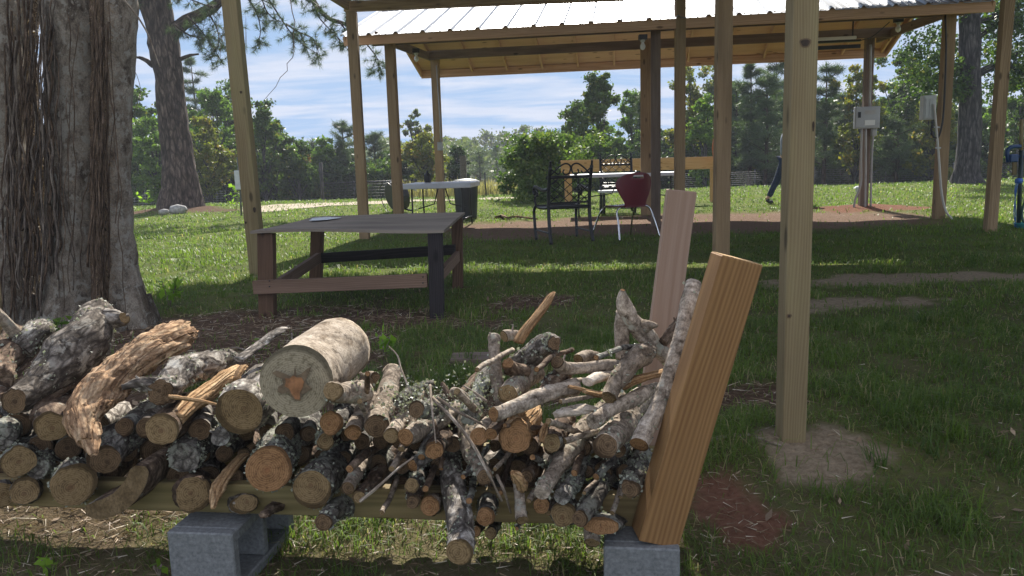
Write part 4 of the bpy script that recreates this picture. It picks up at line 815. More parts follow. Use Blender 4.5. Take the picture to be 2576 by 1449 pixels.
def conifer(nm, label, u, vtop, Y, wpx, mat, n=7000, low=.2, group='trees beyond the lawn', ln=.24, wid=.02, tr=.09, trunk='bark_pine'):
    X = P(u, 400, Y)[0]; z0 = tz(X, Y)-.1; zt = P(u, vtop, Y)[2]; hgt = zt-z0; rx = wpx/2000*Y/2; t = empty(nm, (X, Y, z0), label, 'tree', group); org = np.array([X, Y, z0])
    m_ = MB(); m_.tube([(X, Y, z0), (X+.05, Y, z0+hgt*.5), (X, Y, zt-.1)], [tr, tr*.65, .015], 7, noise=.08)
    tuft = []; td = []; z = z0+hgt*low
    while z < zt-.15:
        f = 1-(z-z0-hgt*low)/(hgt*(1-low)); R_ = rx*(f**.55*.9+.15)*rng.uniform(.55, 1.25); nb = random.randint(3, 5)
        for k in range(nb):
            a = rng.uniform(0, 6.283); R2 = R_*rng.uniform(.4, 1.45); tip = np.array([X+R2*math.cos(a), Y+R2*math.sin(a), z+R2*rng.uniform(-.1, .65)]); m_.tube([(X, Y, z), tip], [.022, .007], 4)
            for s_ in np.linspace(.3, 1, 7):
                q = np.array([X, Y, z])*(1-s_)+tip*s_
                tuft.append(q); td.append(tip-[X, Y, z])
                if s_ > .4:
                    side = np.cross(tip-[X, Y, z], UZ); side /= np.linalg.norm(side)+1e-9
                    for sg in (-1, 1): tuft.append(q+side*sg*R2*.25*(1.2-s_)+UZ*.03); td.append(side*sg+ (tip-[X, Y, z])*.5)
        z += hgt*.055*rng.uniform(.6, 1.6)
    for _ in range(6): tuft.append((X, Y, zt-.15+rng.uniform(-.1, .1))); td.append((0, 0, 1.))
    tuft = np.array(tuft); td = np.array(td); td /= np.linalg.norm(td, axis=1)[:, None]+1e-9
    part2(m_, 'trunk', trunk, t); idx = rng.integers(0, len(tuft), n); dr = unit(n)+td[idx]*.9; tt = rng.uniform(-.2, .2, len(tuft))
    me = needles(tuft[idx]+rng.normal(0, .04, (n, 3)), dr, ln, wid, np.clip(.45+tt[idx]+rng.normal(0, .18, n), 0, 1), 'crown', mat, org); link('crown', me, t); return t
def shrub(nm, label, u, vtop, Y, wpx, mat, n=3600, size=.12, group='dark shrubs along the edge of the wood', cat='shrub'):
    t = broadleaf(nm, label, u, vtop, Y, wpx, mat, n, size, low=.04, group=group, clump=16, sparse=1.35, tr=.035); t['category'] = cat; return t

LT = [  # broadleaf: label, u, vtop, Y, width px, mat, n, size
 ('rounded green tree between the vine covered trunk and the grey pine', 352, 232, 31, 120, 'leaf_oak', 6000, .13),
 ('tall olive tree filling the gap between grey pine and big yellow post', 590, 205, 36, 150, 'leaf_oak', 7000, .13),
 ('leafy tree low between the vine covered trunk and the grey pine', 385, 300, 29, 110, 'leaf_bright', 5500, .12),
 ('yellow green tree low beside the right of the grey pine trunk', 520, 300, 28.5, 110, 'leaf_yellow', 6000, .11),
 ('shaded tree behind the right edge of the big yellow post', 690, 300, 34, 100, 'leaf_oak', 5500, .12),
 ('tall grey green tree just left of the front right pavilion post', 2300, 175, 36, 150, 'leaf_oak', 7500, .13),
 ('feathery pale tree just left of the big pale post', 1830, 215, 35, 110, 'leaf_bright', 5500, .12),
 ('tall hazy tree between the slim shelter post and the big pale post', 1800, 165, 38, 110, 'leaf_far', 5500, .14),
 ('bright yellow green tree just right of the grey pine trunk', 548, 225, 32, 125, 'leaf_bright', 7500, .12),
 ('dark green tree just behind the grey pine trunk', 455, 270, 34, 150, 'leaf_dark', 6000, .14),
 ('airy olive tree just right of the big yellow post, thinning at its right edge', 662, 255, 31, 105, 'leaf_oak', 5200, .12),
 ('dark tree half hidden by the big yellow post', 605, 290, 35, 110, 'leaf_dark', 5000, .14),
 ('low leafy tree with bright tips left of the tall dark fence post', 745, 345, 32, 110, 'leaf_oak', 5000, .12),
 ('olive tree directly behind the tall dark fence post', 815, 352, 34, 90, 'leaf_bright', 4200, .12),
 ('bright yellow green tree behind the folding table with the lantern', 1064, 335, 32, 100, 'leaf_yellow', 6500, .12),
 ('dark small tree directly behind the trash can', 1150, 372, 33, 70, 'leaf_dark', 3600, .12),
 ('tall ragged oak with sky showing through, left of the middle pavilion posts', 1512, 188, 30, 120, 'leaf_oak', 9500, .12),
 ('side crown reaching left from the ragged oak', 1450, 262, 31, 105, 'leaf_oak', 5600, .12),
 ('pale leafed tree directly behind the middle pavilion posts', 1590, 232, 33, 110, 'leaf_bright', 5600, .12),
 ('light sparse tree just right of the middle pavilion posts', 1738, 172, 33, 105, 'leaf_yellow', 5200, .12),
 ('thin pale tree between the two slim middle shelter posts', 1772, 235, 30, 80, 'leaf_bright', 3600, .12),
 ('golden leafed tree left of the breaker panel', 2150, 165, 30, 120, 'leaf_yellow', 7000, .12),
 ('dark full oak right of the breaker panel', 2270, 130, 32, 160, 'leaf_oak', 8500, .13),
 ('yellow green tree behind the disconnect box', 2345, 250, 29, 120, 'leaf_yellow', 5600, .12),
 ('green tree at the far right edge behind the water standpipe', 2560, 200, 30, 150, 'leaf_oak', 7500, .13),
 ('olive tree between the big grey oak trunk and the right shelter post', 2470, 270, 34, 130, 'leaf_bright', 6000, .13)]
for k, (lab, u, vt_, Y, w_, mt_, n, sz) in enumerate(LT): broadleaf('leafy_tree', lab, u, vt_, Y, w_, mt_, n, sz, low=.12 if u not in (1738, 1772) else .05, sparse=.95)
t = broadleaf('thin_tree', 'slender open crowned tree with flat top behind the left pavilion posts', 1050, 278, 40, 70, 'leaf_far', 1800, .13, low=.62, tr=.10, clump=14, sparse=.75)
LC = [('olive pine with a pale crown behind the grey pine trunk', 502, 146, 36, 120, 'leaf_pine_pale', 12000), ('pale young pine behind the leftmost beam post of the shelter', 865, 305, 34, 82, 'leaf_pine', 6500),
 ('broad blue green young pine between the leftmost shelter and pavilion posts', 942, 332, 36, 90, 'leaf_pine', 6500), ('small hazy pine right of the trash can', 1205, 372, 48, 60, 'leaf_pine_pale', 3600), ('hazy pine behind the thin steel stake', 1248, 362, 54, 60, 'leaf_pine_pale', 3600),
 ('soft grey green pine in front of the middle pavilion posts background', 1622, 235, 31, 80, 'leaf_pine', 6500),
 ('tall dark pine right of the slim shelter post', 1885, 158, 31, 110, 'leaf_pine', 13000), ('tall dark pine behind the walking person', 1948, 140, 33, 120, 'leaf_pine', 11000), ('feathery pine filling the gap left of the tall pair of pines', 1850, 205, 34, 110, 'leaf_pine_pale', 9000), ('feathery pine between the tall pair and the big pale post', 1925, 185, 30, 120, 'leaf_pine_pale', 9000), ('dense pine just right of the big pale post', 2072, 158, 30, 125, 'leaf_pine', 10000),
 ('lower pine at the foot of the golden tree', 2120, 225, 33, 90, 'leaf_pine_pale', 6500), ('grey green pine low between breaker panel and disconnect box', 2255, 300, 29, 130, 'leaf_pine', 6500), ('faint pine top behind the rust coloured sapling', 790, 345, 42, 60, 'leaf_pine', 4000)]
for lab, u, vt_, Y, w_, mt_, n in LC: conifer('pine_tree', lab, u, vt_, Y, w_, mt_, n)
conifer('pine_tree', 'small rust brown dead pine left of the tall dark fence post', 768, 366, 33, 26, 'leaf_rust', 1200)
for k, (u, vt_, lab) in enumerate(((1128, 352, 'far hazy tree above the trash can'), (1185, 356, 'far hazy tree left of the thin steel stake'), (1232, 338, 'far hazy tree above the thin steel stake'), (1270, 342, 'far hazy tree over the left edge of the round bush'), (1312, 322, 'tallest far hazy tree above the round bush'), (1350, 326, 'far hazy tree over the middle of the round bush'), (1392, 336, 'far hazy tree left of the ragged oak'), (1165, 362, 'far low tree over the right of the folding table'), (690, 330, 'far tree just right of the airy olive tree'), (985, 350, 'far low tree by the left pavilion post'), (1430, 338, 'far tree under the side crown of the ragged oak'))):
    broadleaf('distant_tree', lab, u, vt_, 78+6*(k % 4), 75, 'leaf_far', 2600, .28, low=.02, group='hazy trees in the far valley', clump=16, sparse=1.3)
# rounded bush
def bush(lab, u0, u1, vt_, Y, mat, n): t = broadleaf('round_bush', lab, (u0+u1)/2, vt_, Y, (u1-u0), mat, n, .085, low=.03, group='bushes on the lawn', clump=44, sparse=.95, tr=.04); t['category'] = 'bush'
bush('big rounded bright green bush on the lawn behind the lattice chair', 1258, 1486, 345, 20.8, 'leaf_bush', 17000)
# shrubs along both wood edges
labs = {}
for k, u in enumerate((330, 392, 520, 575, 640, 700, 752, 842, 905, 962, 1015)):
    shrub('shrub', 'dark shrub %s' % ['right of the vine covered trunk above the low fence', 'left of the grey pine base', 'behind the black gate, left half', 'behind the black gate, right half', 'directly behind the big yellow post', 'just right of the big yellow post', 'left of the tall dark fence post', 'just right of the tall dark fence post', 'directly behind the leftmost beam post', 'between the leftmost beam post and left pavilion post', 'directly behind the left pavilion post'][k], u, 402+(k*37) % 23, 32.5+(k % 3), 105, 'leaf_dark' if k % 3 else 'leaf_oak', 4200, .12)
for k, u in enumerate((1500, 1560, 1690, 1755, 1835, 1900, 1985, 2060, 2120, 2215, 2290, 2345, 2400, 2480, 2545, 2610)):
    shrub('shrub', 'dark shrub %s' % ['behind the lattice back garden chair', 'above the maroon chair', 'between the middle pavilion post and slim shelter post', 'behind the right end of the timber rail', 'just right of the slim shelter post', 'left of the walking person', 'directly behind the big pale post', 'just right of the big pale post', 'left of the grey conduits', 'just right of the grey conduits', 'midway between the two electrical boxes', 'directly behind the front right pavilion post', 'left of the big grey oak trunk', 'directly behind the right shelter post', 'behind the blue valves', 'at the far right edge of the view'][k], u, 372+(k*29) % 40-(14 if u > 2200 else 0), 31.6+(k % 3), 120, 'leaf_dark' if k % 4 else 'leaf_oak', 5000, .12)
# wooded mass behind everything
def mass(nm, lab, us, vtf, Y0, Y1, n, size, mat):
    u = rng.uniform(us[0], us[1], n); Y = rng.uniform(Y0, Y1, n); x = (u-1288)/2000*Y; g_ = terrain(x, Y); top = np.array([P(a, vtf(a)+64*(vn(a/48., 3, 1)-.5)+26*(vn(a/15., 8, 1)-.5), y)[2] for a, y in zip(u, Y)]); z = g_+(top-g_)*rng.uniform(0, 1, n)**.85
    tag(link(nm, leafquads(np.stack([x, Y, z], 1), size, rng.random(n)*.8, nm, mat)), lab, 'woodland', kind='stuff')
mass('woodland', 'dense dark wood behind the left trees', (250, 1090), lambda a: 392-(a < 700)*58, 37, 42, 42000, .22, 'leaf_dark')
mass('woodland', 'dense dark wood behind the right trees', (1440, 2800), lambda a: 350-min(85, max(0, a-1620)*.5), 35, 42, 80000, .24, 'leaf_dark')
mass('woodland', 'pale hazy wood filling the far valley', (980, 1640), lambda a: 362, 62, 100, 42000, .42, 'leaf_far')
mass('woodland', 'hazy wood on the horizon', (-400, 3200), lambda a: 358, 108, 124, 24000, .75, 'leaf_far')

# grey pine at the left with forked top
PY = 21.
t = empty('grey_pine', G(450, 528), 'tall grey barked pine with forked trunk and hanging boughs', 'tree')
pp = lambda L_, Y=PY: [P(u, v, Y) for u, v in L_]
def pr(rs, Y=PY): return [r/2000*Y for r in rs]
ctl = [(458, 536), (455, 470), (447, 400), (436, 300), (424, 200), (412, 110), (405, 40), (398, -40), (396, -200), (392, -420)]; rs = np.interp(np.linspace(0, 9, 46), range(10), [60, 44, 38, 34, 32, 33, 27, 24, 20, 12])
part2(MB().tube(spline(pp(ctl), 46), pr(rs), 26, noise=.22, nsc=2), 'trunk', 'bark_pine', t)
ctl = [(410, 150), (392, 80), (372, 20), (350, -60), (320, -200), (300, -380)]; part2(MB().tube(spline(pp(ctl), 18), pr(np.linspace(24, 10, 18)), 14, noise=.2), 'limb', 'bark_pine', t)
ctl = [(418, 120), (440, 78), (475, 50), (520, 28), (565, -5), (620, -50), (700, -110)]; part2(MB().tube(spline(pp(ctl), 24), pr(np.linspace(19, 7, 24)), 12, noise=.2), 'limb', 'bark_pine', t)
for ctl, r in ((((385, 165), (360, 148), (338, 143)), 7), (((425, 172), (448, 152), (475, 140), (500, 136)), 8)): part2(MB().tube(spline(pp(ctl), 8), pr(np.linspace(r, 2, 8)), 8, noise=.3), 'dead_stub', 'bark_pine', t)
part2(MB().tube(spline(pp([(700, -110), (760, -60), (790, 5), (825, 45), (872, 62), (905, 90)], 20.4), 20), pr(np.linspace(8, 3, 20)), 8, noise=.2), 'limb', 'bark_pine', t)
tw = []; td = []; m_ = MB()
def bough(ctl, Y, nt_, spread, r0=2.2):
    c_ = spline(pp(ctl, Y), 22); m_.tube(c_, pr(np.linspace(r0, .7, 22)), 5)
    for _ in range(nt_):
        i = random.randint(3, 21); q = c_[i]; d = rng.normal(size=3); d[2] -= .5; d /= np.linalg.norm(d); e_ = q+d*spread*rng.uniform(.2, 1)*Y/2000
        m_.tube([q, e_], [.008, .004], 3)
        for s_ in (.5, .8, 1.): tw.append(q*(1-s_)+e_*s_); td.append(d)
for a in (((470, 40), (500, 70), (530, 110), (560, 160)), ((440, 60), (470, 85), (505, 95), (540, 90)), ((560, 0), (590, 50), (600, 110), (575, 150)), ((520, 25), (545, 70), (550, 110), (530, 150)), ((430, -20), (470, -5), (510, 10), (540, 20)), ((640, -60), (690, 20), (730, 80), (760, 110), (805, 140)), ((650, -60), (660, 0), (680, 40), (720, 60)), ((660, -80), (720, -20), (780, 0), (800, 30)), ((600, -30), (640, 20), (655, 70), (650, 110)),
          ((720, 60), (750, 80), (790, 100), (800, 145)), ((790, 5), (800, 40), (835, 80), (865, 110)), ((850, 50), (868, 75), (872, 100), (880, 125)), ((905, 90), (930, 120), (950, 150), (952, 180)), ((870, 60), (880, 20), (885, -20)), ((380, -60), (340, -30), (320, 10)), ((400, -60), (440, -70), (500, -60), (560, -70))): bough(a, 20.2, 26, 34)
part2(m_, 'twigs', 'bark_pine', t); tw = np.array(tw); td = np.array(td); n = 26000; idx = rng.integers(0, len(tw), n)
link('needles', needles(tw[idx], unit(n)*1.1+td[idx], .17, .008, np.clip(rng.normal(.4, .2, n), 0, 1), 'needles', 'leaf_pine', t.location), t)
n = 16000; c_ = unit(n)*(rng.uniform(0, 1, n)**.4)[:, None]*np.array([4.2, 3.4, 2.6])+np.array([-9.3, 21.5, 10.5]); link('crown', needles(c_, unit(n), .3, .05, rng.random(n), 'crown', 'leaf_pine', t.location), t)
# hanging bare vine strands under the pine
t = empty('hanging_vine', P(610, 20, 19.5), 'thin bare vine strands hanging under the pine boughs', 'vine')
m_ = MB()
for k in range(16): u = 560+rng.uniform(-20, 60); v = rng.uniform(20, 90); m_.tube(spline([P(u, v, 19.5), P(u+rng.uniform(-8, 8), v+40, 19.5), P(u+rng.uniform(-14, 14), v+rng.uniform(70, 110), 19.5)], 8), .006, 3)
part2(m_, 'strands', 'twig', t)
# big oak on the right
OY = 22.7; t = empty('grey_oak', G(2430, 464), 'massive grey oak trunk with wide leafy crown at the right', 'tree')
ctl = [(2432, 470), (2433, 430), (2437, 370), (2440, 280), (2440, 180), (2440, 60), (2440, -40), (2436, -260), (2430, -480)]; rs = np.interp(np.linspace(0, 8, 34), range(9), [42, 31, 27, 25, 24, 24, 25, 18, 10])
part2(MB().tube(spline(pp(ctl, OY), 34), pr(rs, OY), 20, noise=.14), 'trunk', 'bark_oak', t)
cl_ = []
for ctl, r in ((((2440, 195), (2480, 175), (2530, 150), (2600, 110)), 12), (((2440, 190), (2410, 180), (2395, 178), (2350, 150)), 8), (((2445, 60), (2500, 40), (2570, 15), (2700, -30)), 9), (((2440, 20), (2380, -30), (2280, -90)), 12), (((2450, -20), (2520, -90), (2640, -160)), 12), (((2440, 260), (2400, 230), (2360, 200)), 6), (((2530, 150), (2560, 180), (2620, 200)), 6), (((2440, 110), (2480, 80), (2500, 60), (2560, 70)), 7)):
    c_ = spline(pp(ctl, OY), 14); part2(MB().tube(c_, pr(np.linspace(r, 2.5, 14), OY), 9, noise=.2), 'limb', 'bark_oak', t); cl_ += [c_[i] for i in (7, 10, 13)]
for u, v in ((2270, 60), (2300, 120), (2320, 20), (2350, 90), (2370, 150), (2300, 180), (2400, 110), (2410, 220), (2520, 110), (2560, 60), (2540, 200), (2500, 20), (2590, 140), (2600, 30), (2250, -20), (2400, 20), (2480, 130), (2330, 220), (2210, 30), (2500, 230), (2640, 80), (2550, 0)): cl_.append(P(u, v, OY+rng.uniform(-1, 1)))
for _ in range(40): cl_.append(P(rng.uniform(2150, 2750), rng.uniform(-420, -40), OY+rng.uniform(-2.5, 2.5)))
cl_ = np.array(cl_); n = 30000; idx = rng.integers(0, len(cl_), n); pos = cl_[idx]+unit(n)*(rng.uniform(0, 1, n)**.6)[:, None]*.46; tn = rng.uniform(-.25, .25, len(cl_))
link('crown', leafquads(pos, .10, np.clip(.4+tn[idx]+rng.normal(0, .2, n), 0, 1), 'crown', 'leaf_oak', .6, .3, t.location), t)

# ---- huge vine covered trunk, left
BY = 5.45
t = empty('vine_covered_tree', (P(170, 800, BY)[0], BY, tz(-3, BY)), 'huge pale trunk of fused stems wrapped in vines at the left edge', 'tree')
def stem(ctl, Y, mat, nm='trunk', seg=30, nz=.15, lab=None):
    pts = [P(u, v, Y+dy) for u, v, r, dy in ctl]; k = 60; rs = np.interp(np.linspace(0, len(ctl)-1, k), range(len(ctl)), [r/2000*Y for u, v, r, dy in ctl]); o = part2(MB().tube(spline(pts, k), rs, seg, noise=nz, nsc=3.2), nm, mat, t)
    if lab: o['label'] = lab
    return o
stem([(190, 900, 112, 0), (192, 800, 88, 0), (190, 650, 66, 0), (188, 430, 60, 0), (186, 200, 58, 0), (186, 0, 60, 0), (190, -200, 60, .1), (230, -600, 50, .3), (240, -1100, 34, .5)], BY, 'bark_tree_pale')
stem([(22, 900, 100, .1), (15, 800, 80, .1), (8, 600, 66, .1), (0, 400, 62, .1), (-4, 200, 58, .1), (-10, 0, 60, .15), (-30, -300, 54, .2), (-120, -800, 40, .3)], BY, 'bark_tree_pale')
stem([(362, 900, 58, 0), (330, 790, 46, 0), (300, 650, 42, .05), (285, 430, 42, .05), (288, 250, 42, .05), (296, 60, 46, .05), (300, -100, 44, .05), (330, -400, 40, .1), (420, -900, 26, .2)], BY, 'bark_tree_pale', lab='brightest outer stem of the trunk')
stem([(266, 900, 50, -.0), (260, 760, 34, -.02), (256, 560, 27, -.03), (252, 360, 24, -.03), (256, 160, 24, -.03), (250, -60, 26, 0), (240, -500, 24, .2)], BY, 'vine_bark', lab='dark shaggy mat of vines between the pale stems')
stem([(110, 900, 70, .25), (100, 700, 52, .3), (95, 400, 44, .35), (80, 360, 30, .35)], BY, 'vine_bark')
stem([(70, 340, 34, .4), (60, 120, 26, .4), (70, -60, 40, .4), (60, -400, 30, .4)], BY, 'vine_bark')
stem([(120, -10, 26, .2), (150, -60, 30, .1), (110, -200, 30, .1)], BY, 'vine_bark')
for c_ in (((385, 860, 26, .0), (375, 800, 17, 0), (350, 720, 9, 0)), ((60, 910, 50, -.2), (70, 820, 30, -.12), (78, 740, 12, -.05)), ((300, 900, 50, -.2), (292, 830, 28, -.14), (285, 760, 10, -.05)), ((405, 842, 14, .1), (392, 800, 12, .08), (372, 740, 7, .05))): stem(c_, BY, 'bark_tree_left', 'root_flare', 16)
vm = 0
for k in range(86):
    dense = k < 60
    u = rng.uniform(15, 135) if dense else (rng.uniform(240, 275) if k < 78 else rng.uniform(130, 310)); yy = BY-(.16 if dense else .26)-rng.uniform(0, .07); w_ = 14 if dense else 10; v1 = rng.uniform(-60, 120) if k % 3 else rng.uniform(200, 450); v0 = rng.uniform(560, 860)
    if 180 <= u <= 215 or u > 290 or k >= 78: yy = BY-.31
    m_ = MB(); n = 14; uu = u+np.cumsum(rng.normal(0, w_*.42, n))+(0 if k < 78 else np.linspace(0, 1, n)*rng.uniform(-45, 45)); vv = np.linspace(v1, v0, n)
    m_.tube(spline([P(a, b_, yy+rng.uniform(-.02, .02)) for a, b_ in zip(uu, vv)], 40), rng.uniform(.0025, .009) if k < 78 else rng.uniform(.0016, .004), 5)
    part2(m_, 'vine', 'vine_gray' if dense and k % 2 else 'vine_bark', t)
# rootlets
n = 9000; u = np.where(rng.random(n) < .6, rng.normal(258, 12, n), rng.normal(100, 28, n)); v = rng.uniform(-20, 880, n); pos = np.array([P(a, b_, BY-(.19 if a > 180 else -.02)-rng.uniform(0, .05)) for a, b_ in zip(u, v)]); dr = unit(n); dr[:, 2] -= .9
link('vine_rootlets', needles(pos, dr, .045, .0035, rng.random(n)*.5, 'vine_rootlets', 'straw', t.location), t)
n = 9000; c_ = unit(n)*(rng.uniform(0, 1, n)**.4)[:, None]*np.array([3., 3., 1.6])+np.array([-3.2, 5.8, 8.6]); link('crown', leafquads(c_, .12, rng.random(n), 'crown', 'leaf_oak', .6, .3, t.location), t)
tg = empty('bare_twig', P(360, 60, 5.2), 'pale dead twig sticking out right of the vine covered trunk', 'twig')
part2(MB().tube(spline([P(u, v, 5.25) for u, v in ((308, -5), (345, 40), (372, 85), (385, 120), (402, 168))], 16), np.linspace(.007, .004, 16), 5), 'stem', 'twig', tg)
part2(MB().tube(spline([P(u, v, 5.3) for u, v in ((330, 160), (348, 200), (352, 240), (330, 300))], 10), .002, 4), 'stem', 'twig', tg)
tg = empty('bare_twig', P(740, 60, 7.6), 'thin crooked bare twig hanging in the sky right of the big yellow post', 'twig')
part2(MB().tube([P(u, v, 7.6) for u, v in ((728, -20), (735, 30), (742, 55), (738, 85), (740, 128), (736, 145), (722, 160), (723, 178), (705, 195), (694, 218), (670, 245), (648, 275))], np.linspace(.0045, .002, 12), 4), 'stem', 'twig', tg)

# ================================================================== small green plants
def weed(label, u, v, h, n, mat, leaf=.045, Y=None):
    p = G(u, v); p[2] = tz(p[0], p[1]); 
    if Y: q = P(u, v, Y); p = np.array([q[0], Y, tz(q[0], Y)])
    t = empty('weed', p, label, 'plant', 'weeds in the mulch'); m_ = MB(); c_ = []
    for k in range(5):
        a = rng.uniform(0, 6.28); tip = p+np.array([math.cos(a)*h*.35, math.sin(a)*h*.35, h*rng.uniform(.7, 1.1)]); m_.tube(spline([p, p*.5+tip*.5+[0, 0, h*.1], tip], 6), .003, 4); c_ += [tip, p*.4+tip*.6]
    part2(m_, 'stem', 'twig', t); c_ = np.array(c_); idx = rng.integers(0, len(c_), n); link('leaves', leafquads(c_[idx]+rng.normal(0, h*.13, (n, 3)), leaf, rng.random(n), 'leaves', mat, .55, 1.5, t.location), t)
weed('bright green weed at the lower right of the vine covered trunk', 428, 782, .20, 60, 'leaf_lime', .06)
weed('dark green weed at the foot of the vine covered trunk', 135, 800, .16, 70, 'leaf_bright', .05, 4.9)
weed('lime green leafy weed just right of the big cut log', 965, 905, .13, 34, 'leaf_lime', .05)
weed('lime green seedling on the straw at the lower left', 112, 1352, .055, 13, 'leaf_lime', .035)
weed('tiny lime seedling left of the left cinder block', 392, 1365, .05, 6, 'leaf_lime', .03)
weed('small dark weed in the mulch in front of the low table', 660, 892, .09, 40, 'leaf_bright', .035)
weed('yellow green sapling by the gate right of the grey pine', 592, 512, .5, 40, 'leaf_lime', .13, 20.)
weed('yellow green sapling left of the grey pine base', 366, 540, .45, 40, 'leaf_lime', .12, 20.)

# ================================================================== FIREWOOD RACK
ZT = .085                                                   # top of the blocks
def vb(u): return 1280+u/1400*48
def yf(u): return G(u, vb(u), ZT)[1]                        # y of the front beam at that u
B0 = G(-260, vb(-260), ZT); B1 = G(1712, vb(1712), ZT); er = (B1-B0)/np.linalg.norm(B1-B0); nr_ = np.array([-er[1], er[0], 0])
rk = empty('firewood_rack', (B0+B1)/2, 'yellow timber firewood rack on cinder blocks holding the log pile', 'firewood rack')
for off in (.02, .37): part2(MB().bar(B0+nr_*(off+.02)+UZ*.0445, B1-er*.03+nr_*(off+.02)+UZ*.0445, .04, .089, UZ, .004), 'beam', 'lumber_beam', rk)
bb = P(1646, 1352, yf(1650)-.035); bt = P(1853, 650, yf(1650)-.02); ax_ = (bt-bb)/np.linalg.norm(bt-bb)
sd2 = np.cross(ax_, (-.07, 1., 0)); yv = np.cross(ax_, sd2); yv /= np.linalg.norm(yv)
o = part2(MB().bar(bb, bt, .108, .088, yv, .003), 'end_brace', 'lumber_amber', rk); o['label'] = 'amber brown square timber brace leaning outwards at the front right'
m_ = MB(); m_.bar(bt, bt+ax_*.0015, .102, .082, yv, 0); part2(m_, 'end_grain', 'end_wood', o)
pb = P(1652, 960, yf(1650)+.44); pt_ = P(1714, 479, yf(1650)+.46); o = part2(MB().bar(pb-(pt_-pb)*.35, pt_, .089, .038, (0, 1, 0), .003), 'end_brace', 'lumber_pink', rk); o['label'] = 'pale pink board brace at the back right'
pt_ = P(-60, 500, yf(0)+.42); pb = P(0, 1150, yf(0)+.40); part2(MB().bar(pb, pt_, .089, .038, (0, 1, 0), .003), 'end_brace', 'lumber_new', rk)
def cinder(label, u, v, back=0):
    c = G(u, v, ZT); t = empty('cinder_block', c, label, 'cinder block', 'grey cinder blocks carrying the rack'); w_, l_, h_ = .194, .397, .194
    def bx(x0, x1, y0, y1, z0, z1, nm='shell', mat='block', bev=.004): lo = np.array((x0, y0, z0)); hi = np.array((x1, y1, z1)); h2 = (hi-lo)/2; cc_ = (lo+hi)/2; return MB().hexa(c+er*cc_[0]+nr_*cc_[1]+UZ*cc_[2], er*h2[0], nr_*h2[1], UZ*h2[2], 'y', bev), nm, mat
    for a in ((0, w_, 0, .034, -h_, 0), (0, w_, l_-.034, l_, -h_, 0), (.002, w_-.002, .184, .214, -h_+.034, -.034), (0, w_, .034, l_-.034, -.033, 0), (0, w_, .034, l_-.034, -h_, -h_+.033)):
        m_, nm, mt_ = bx(*a); part2(m_, nm, mt_, t)
    # tapered webs seen inside the cores
    for y0 in (.034, .214):
        m_ = MB(); m_.hexa(c+er*w_/2+nr_*(y0+.012)-UZ*h_/2, er*.05, nr_*.012, UZ*(h_/2-.034), 'z', .002); part2(m_, 'web', 'block_core', t)
    return t
cinder('grey cinder block under the right end of the rack, below the amber brace', 1518, 1376)
cinder('grey cinder block with open cores under the left part of the rack', 418, 1338)

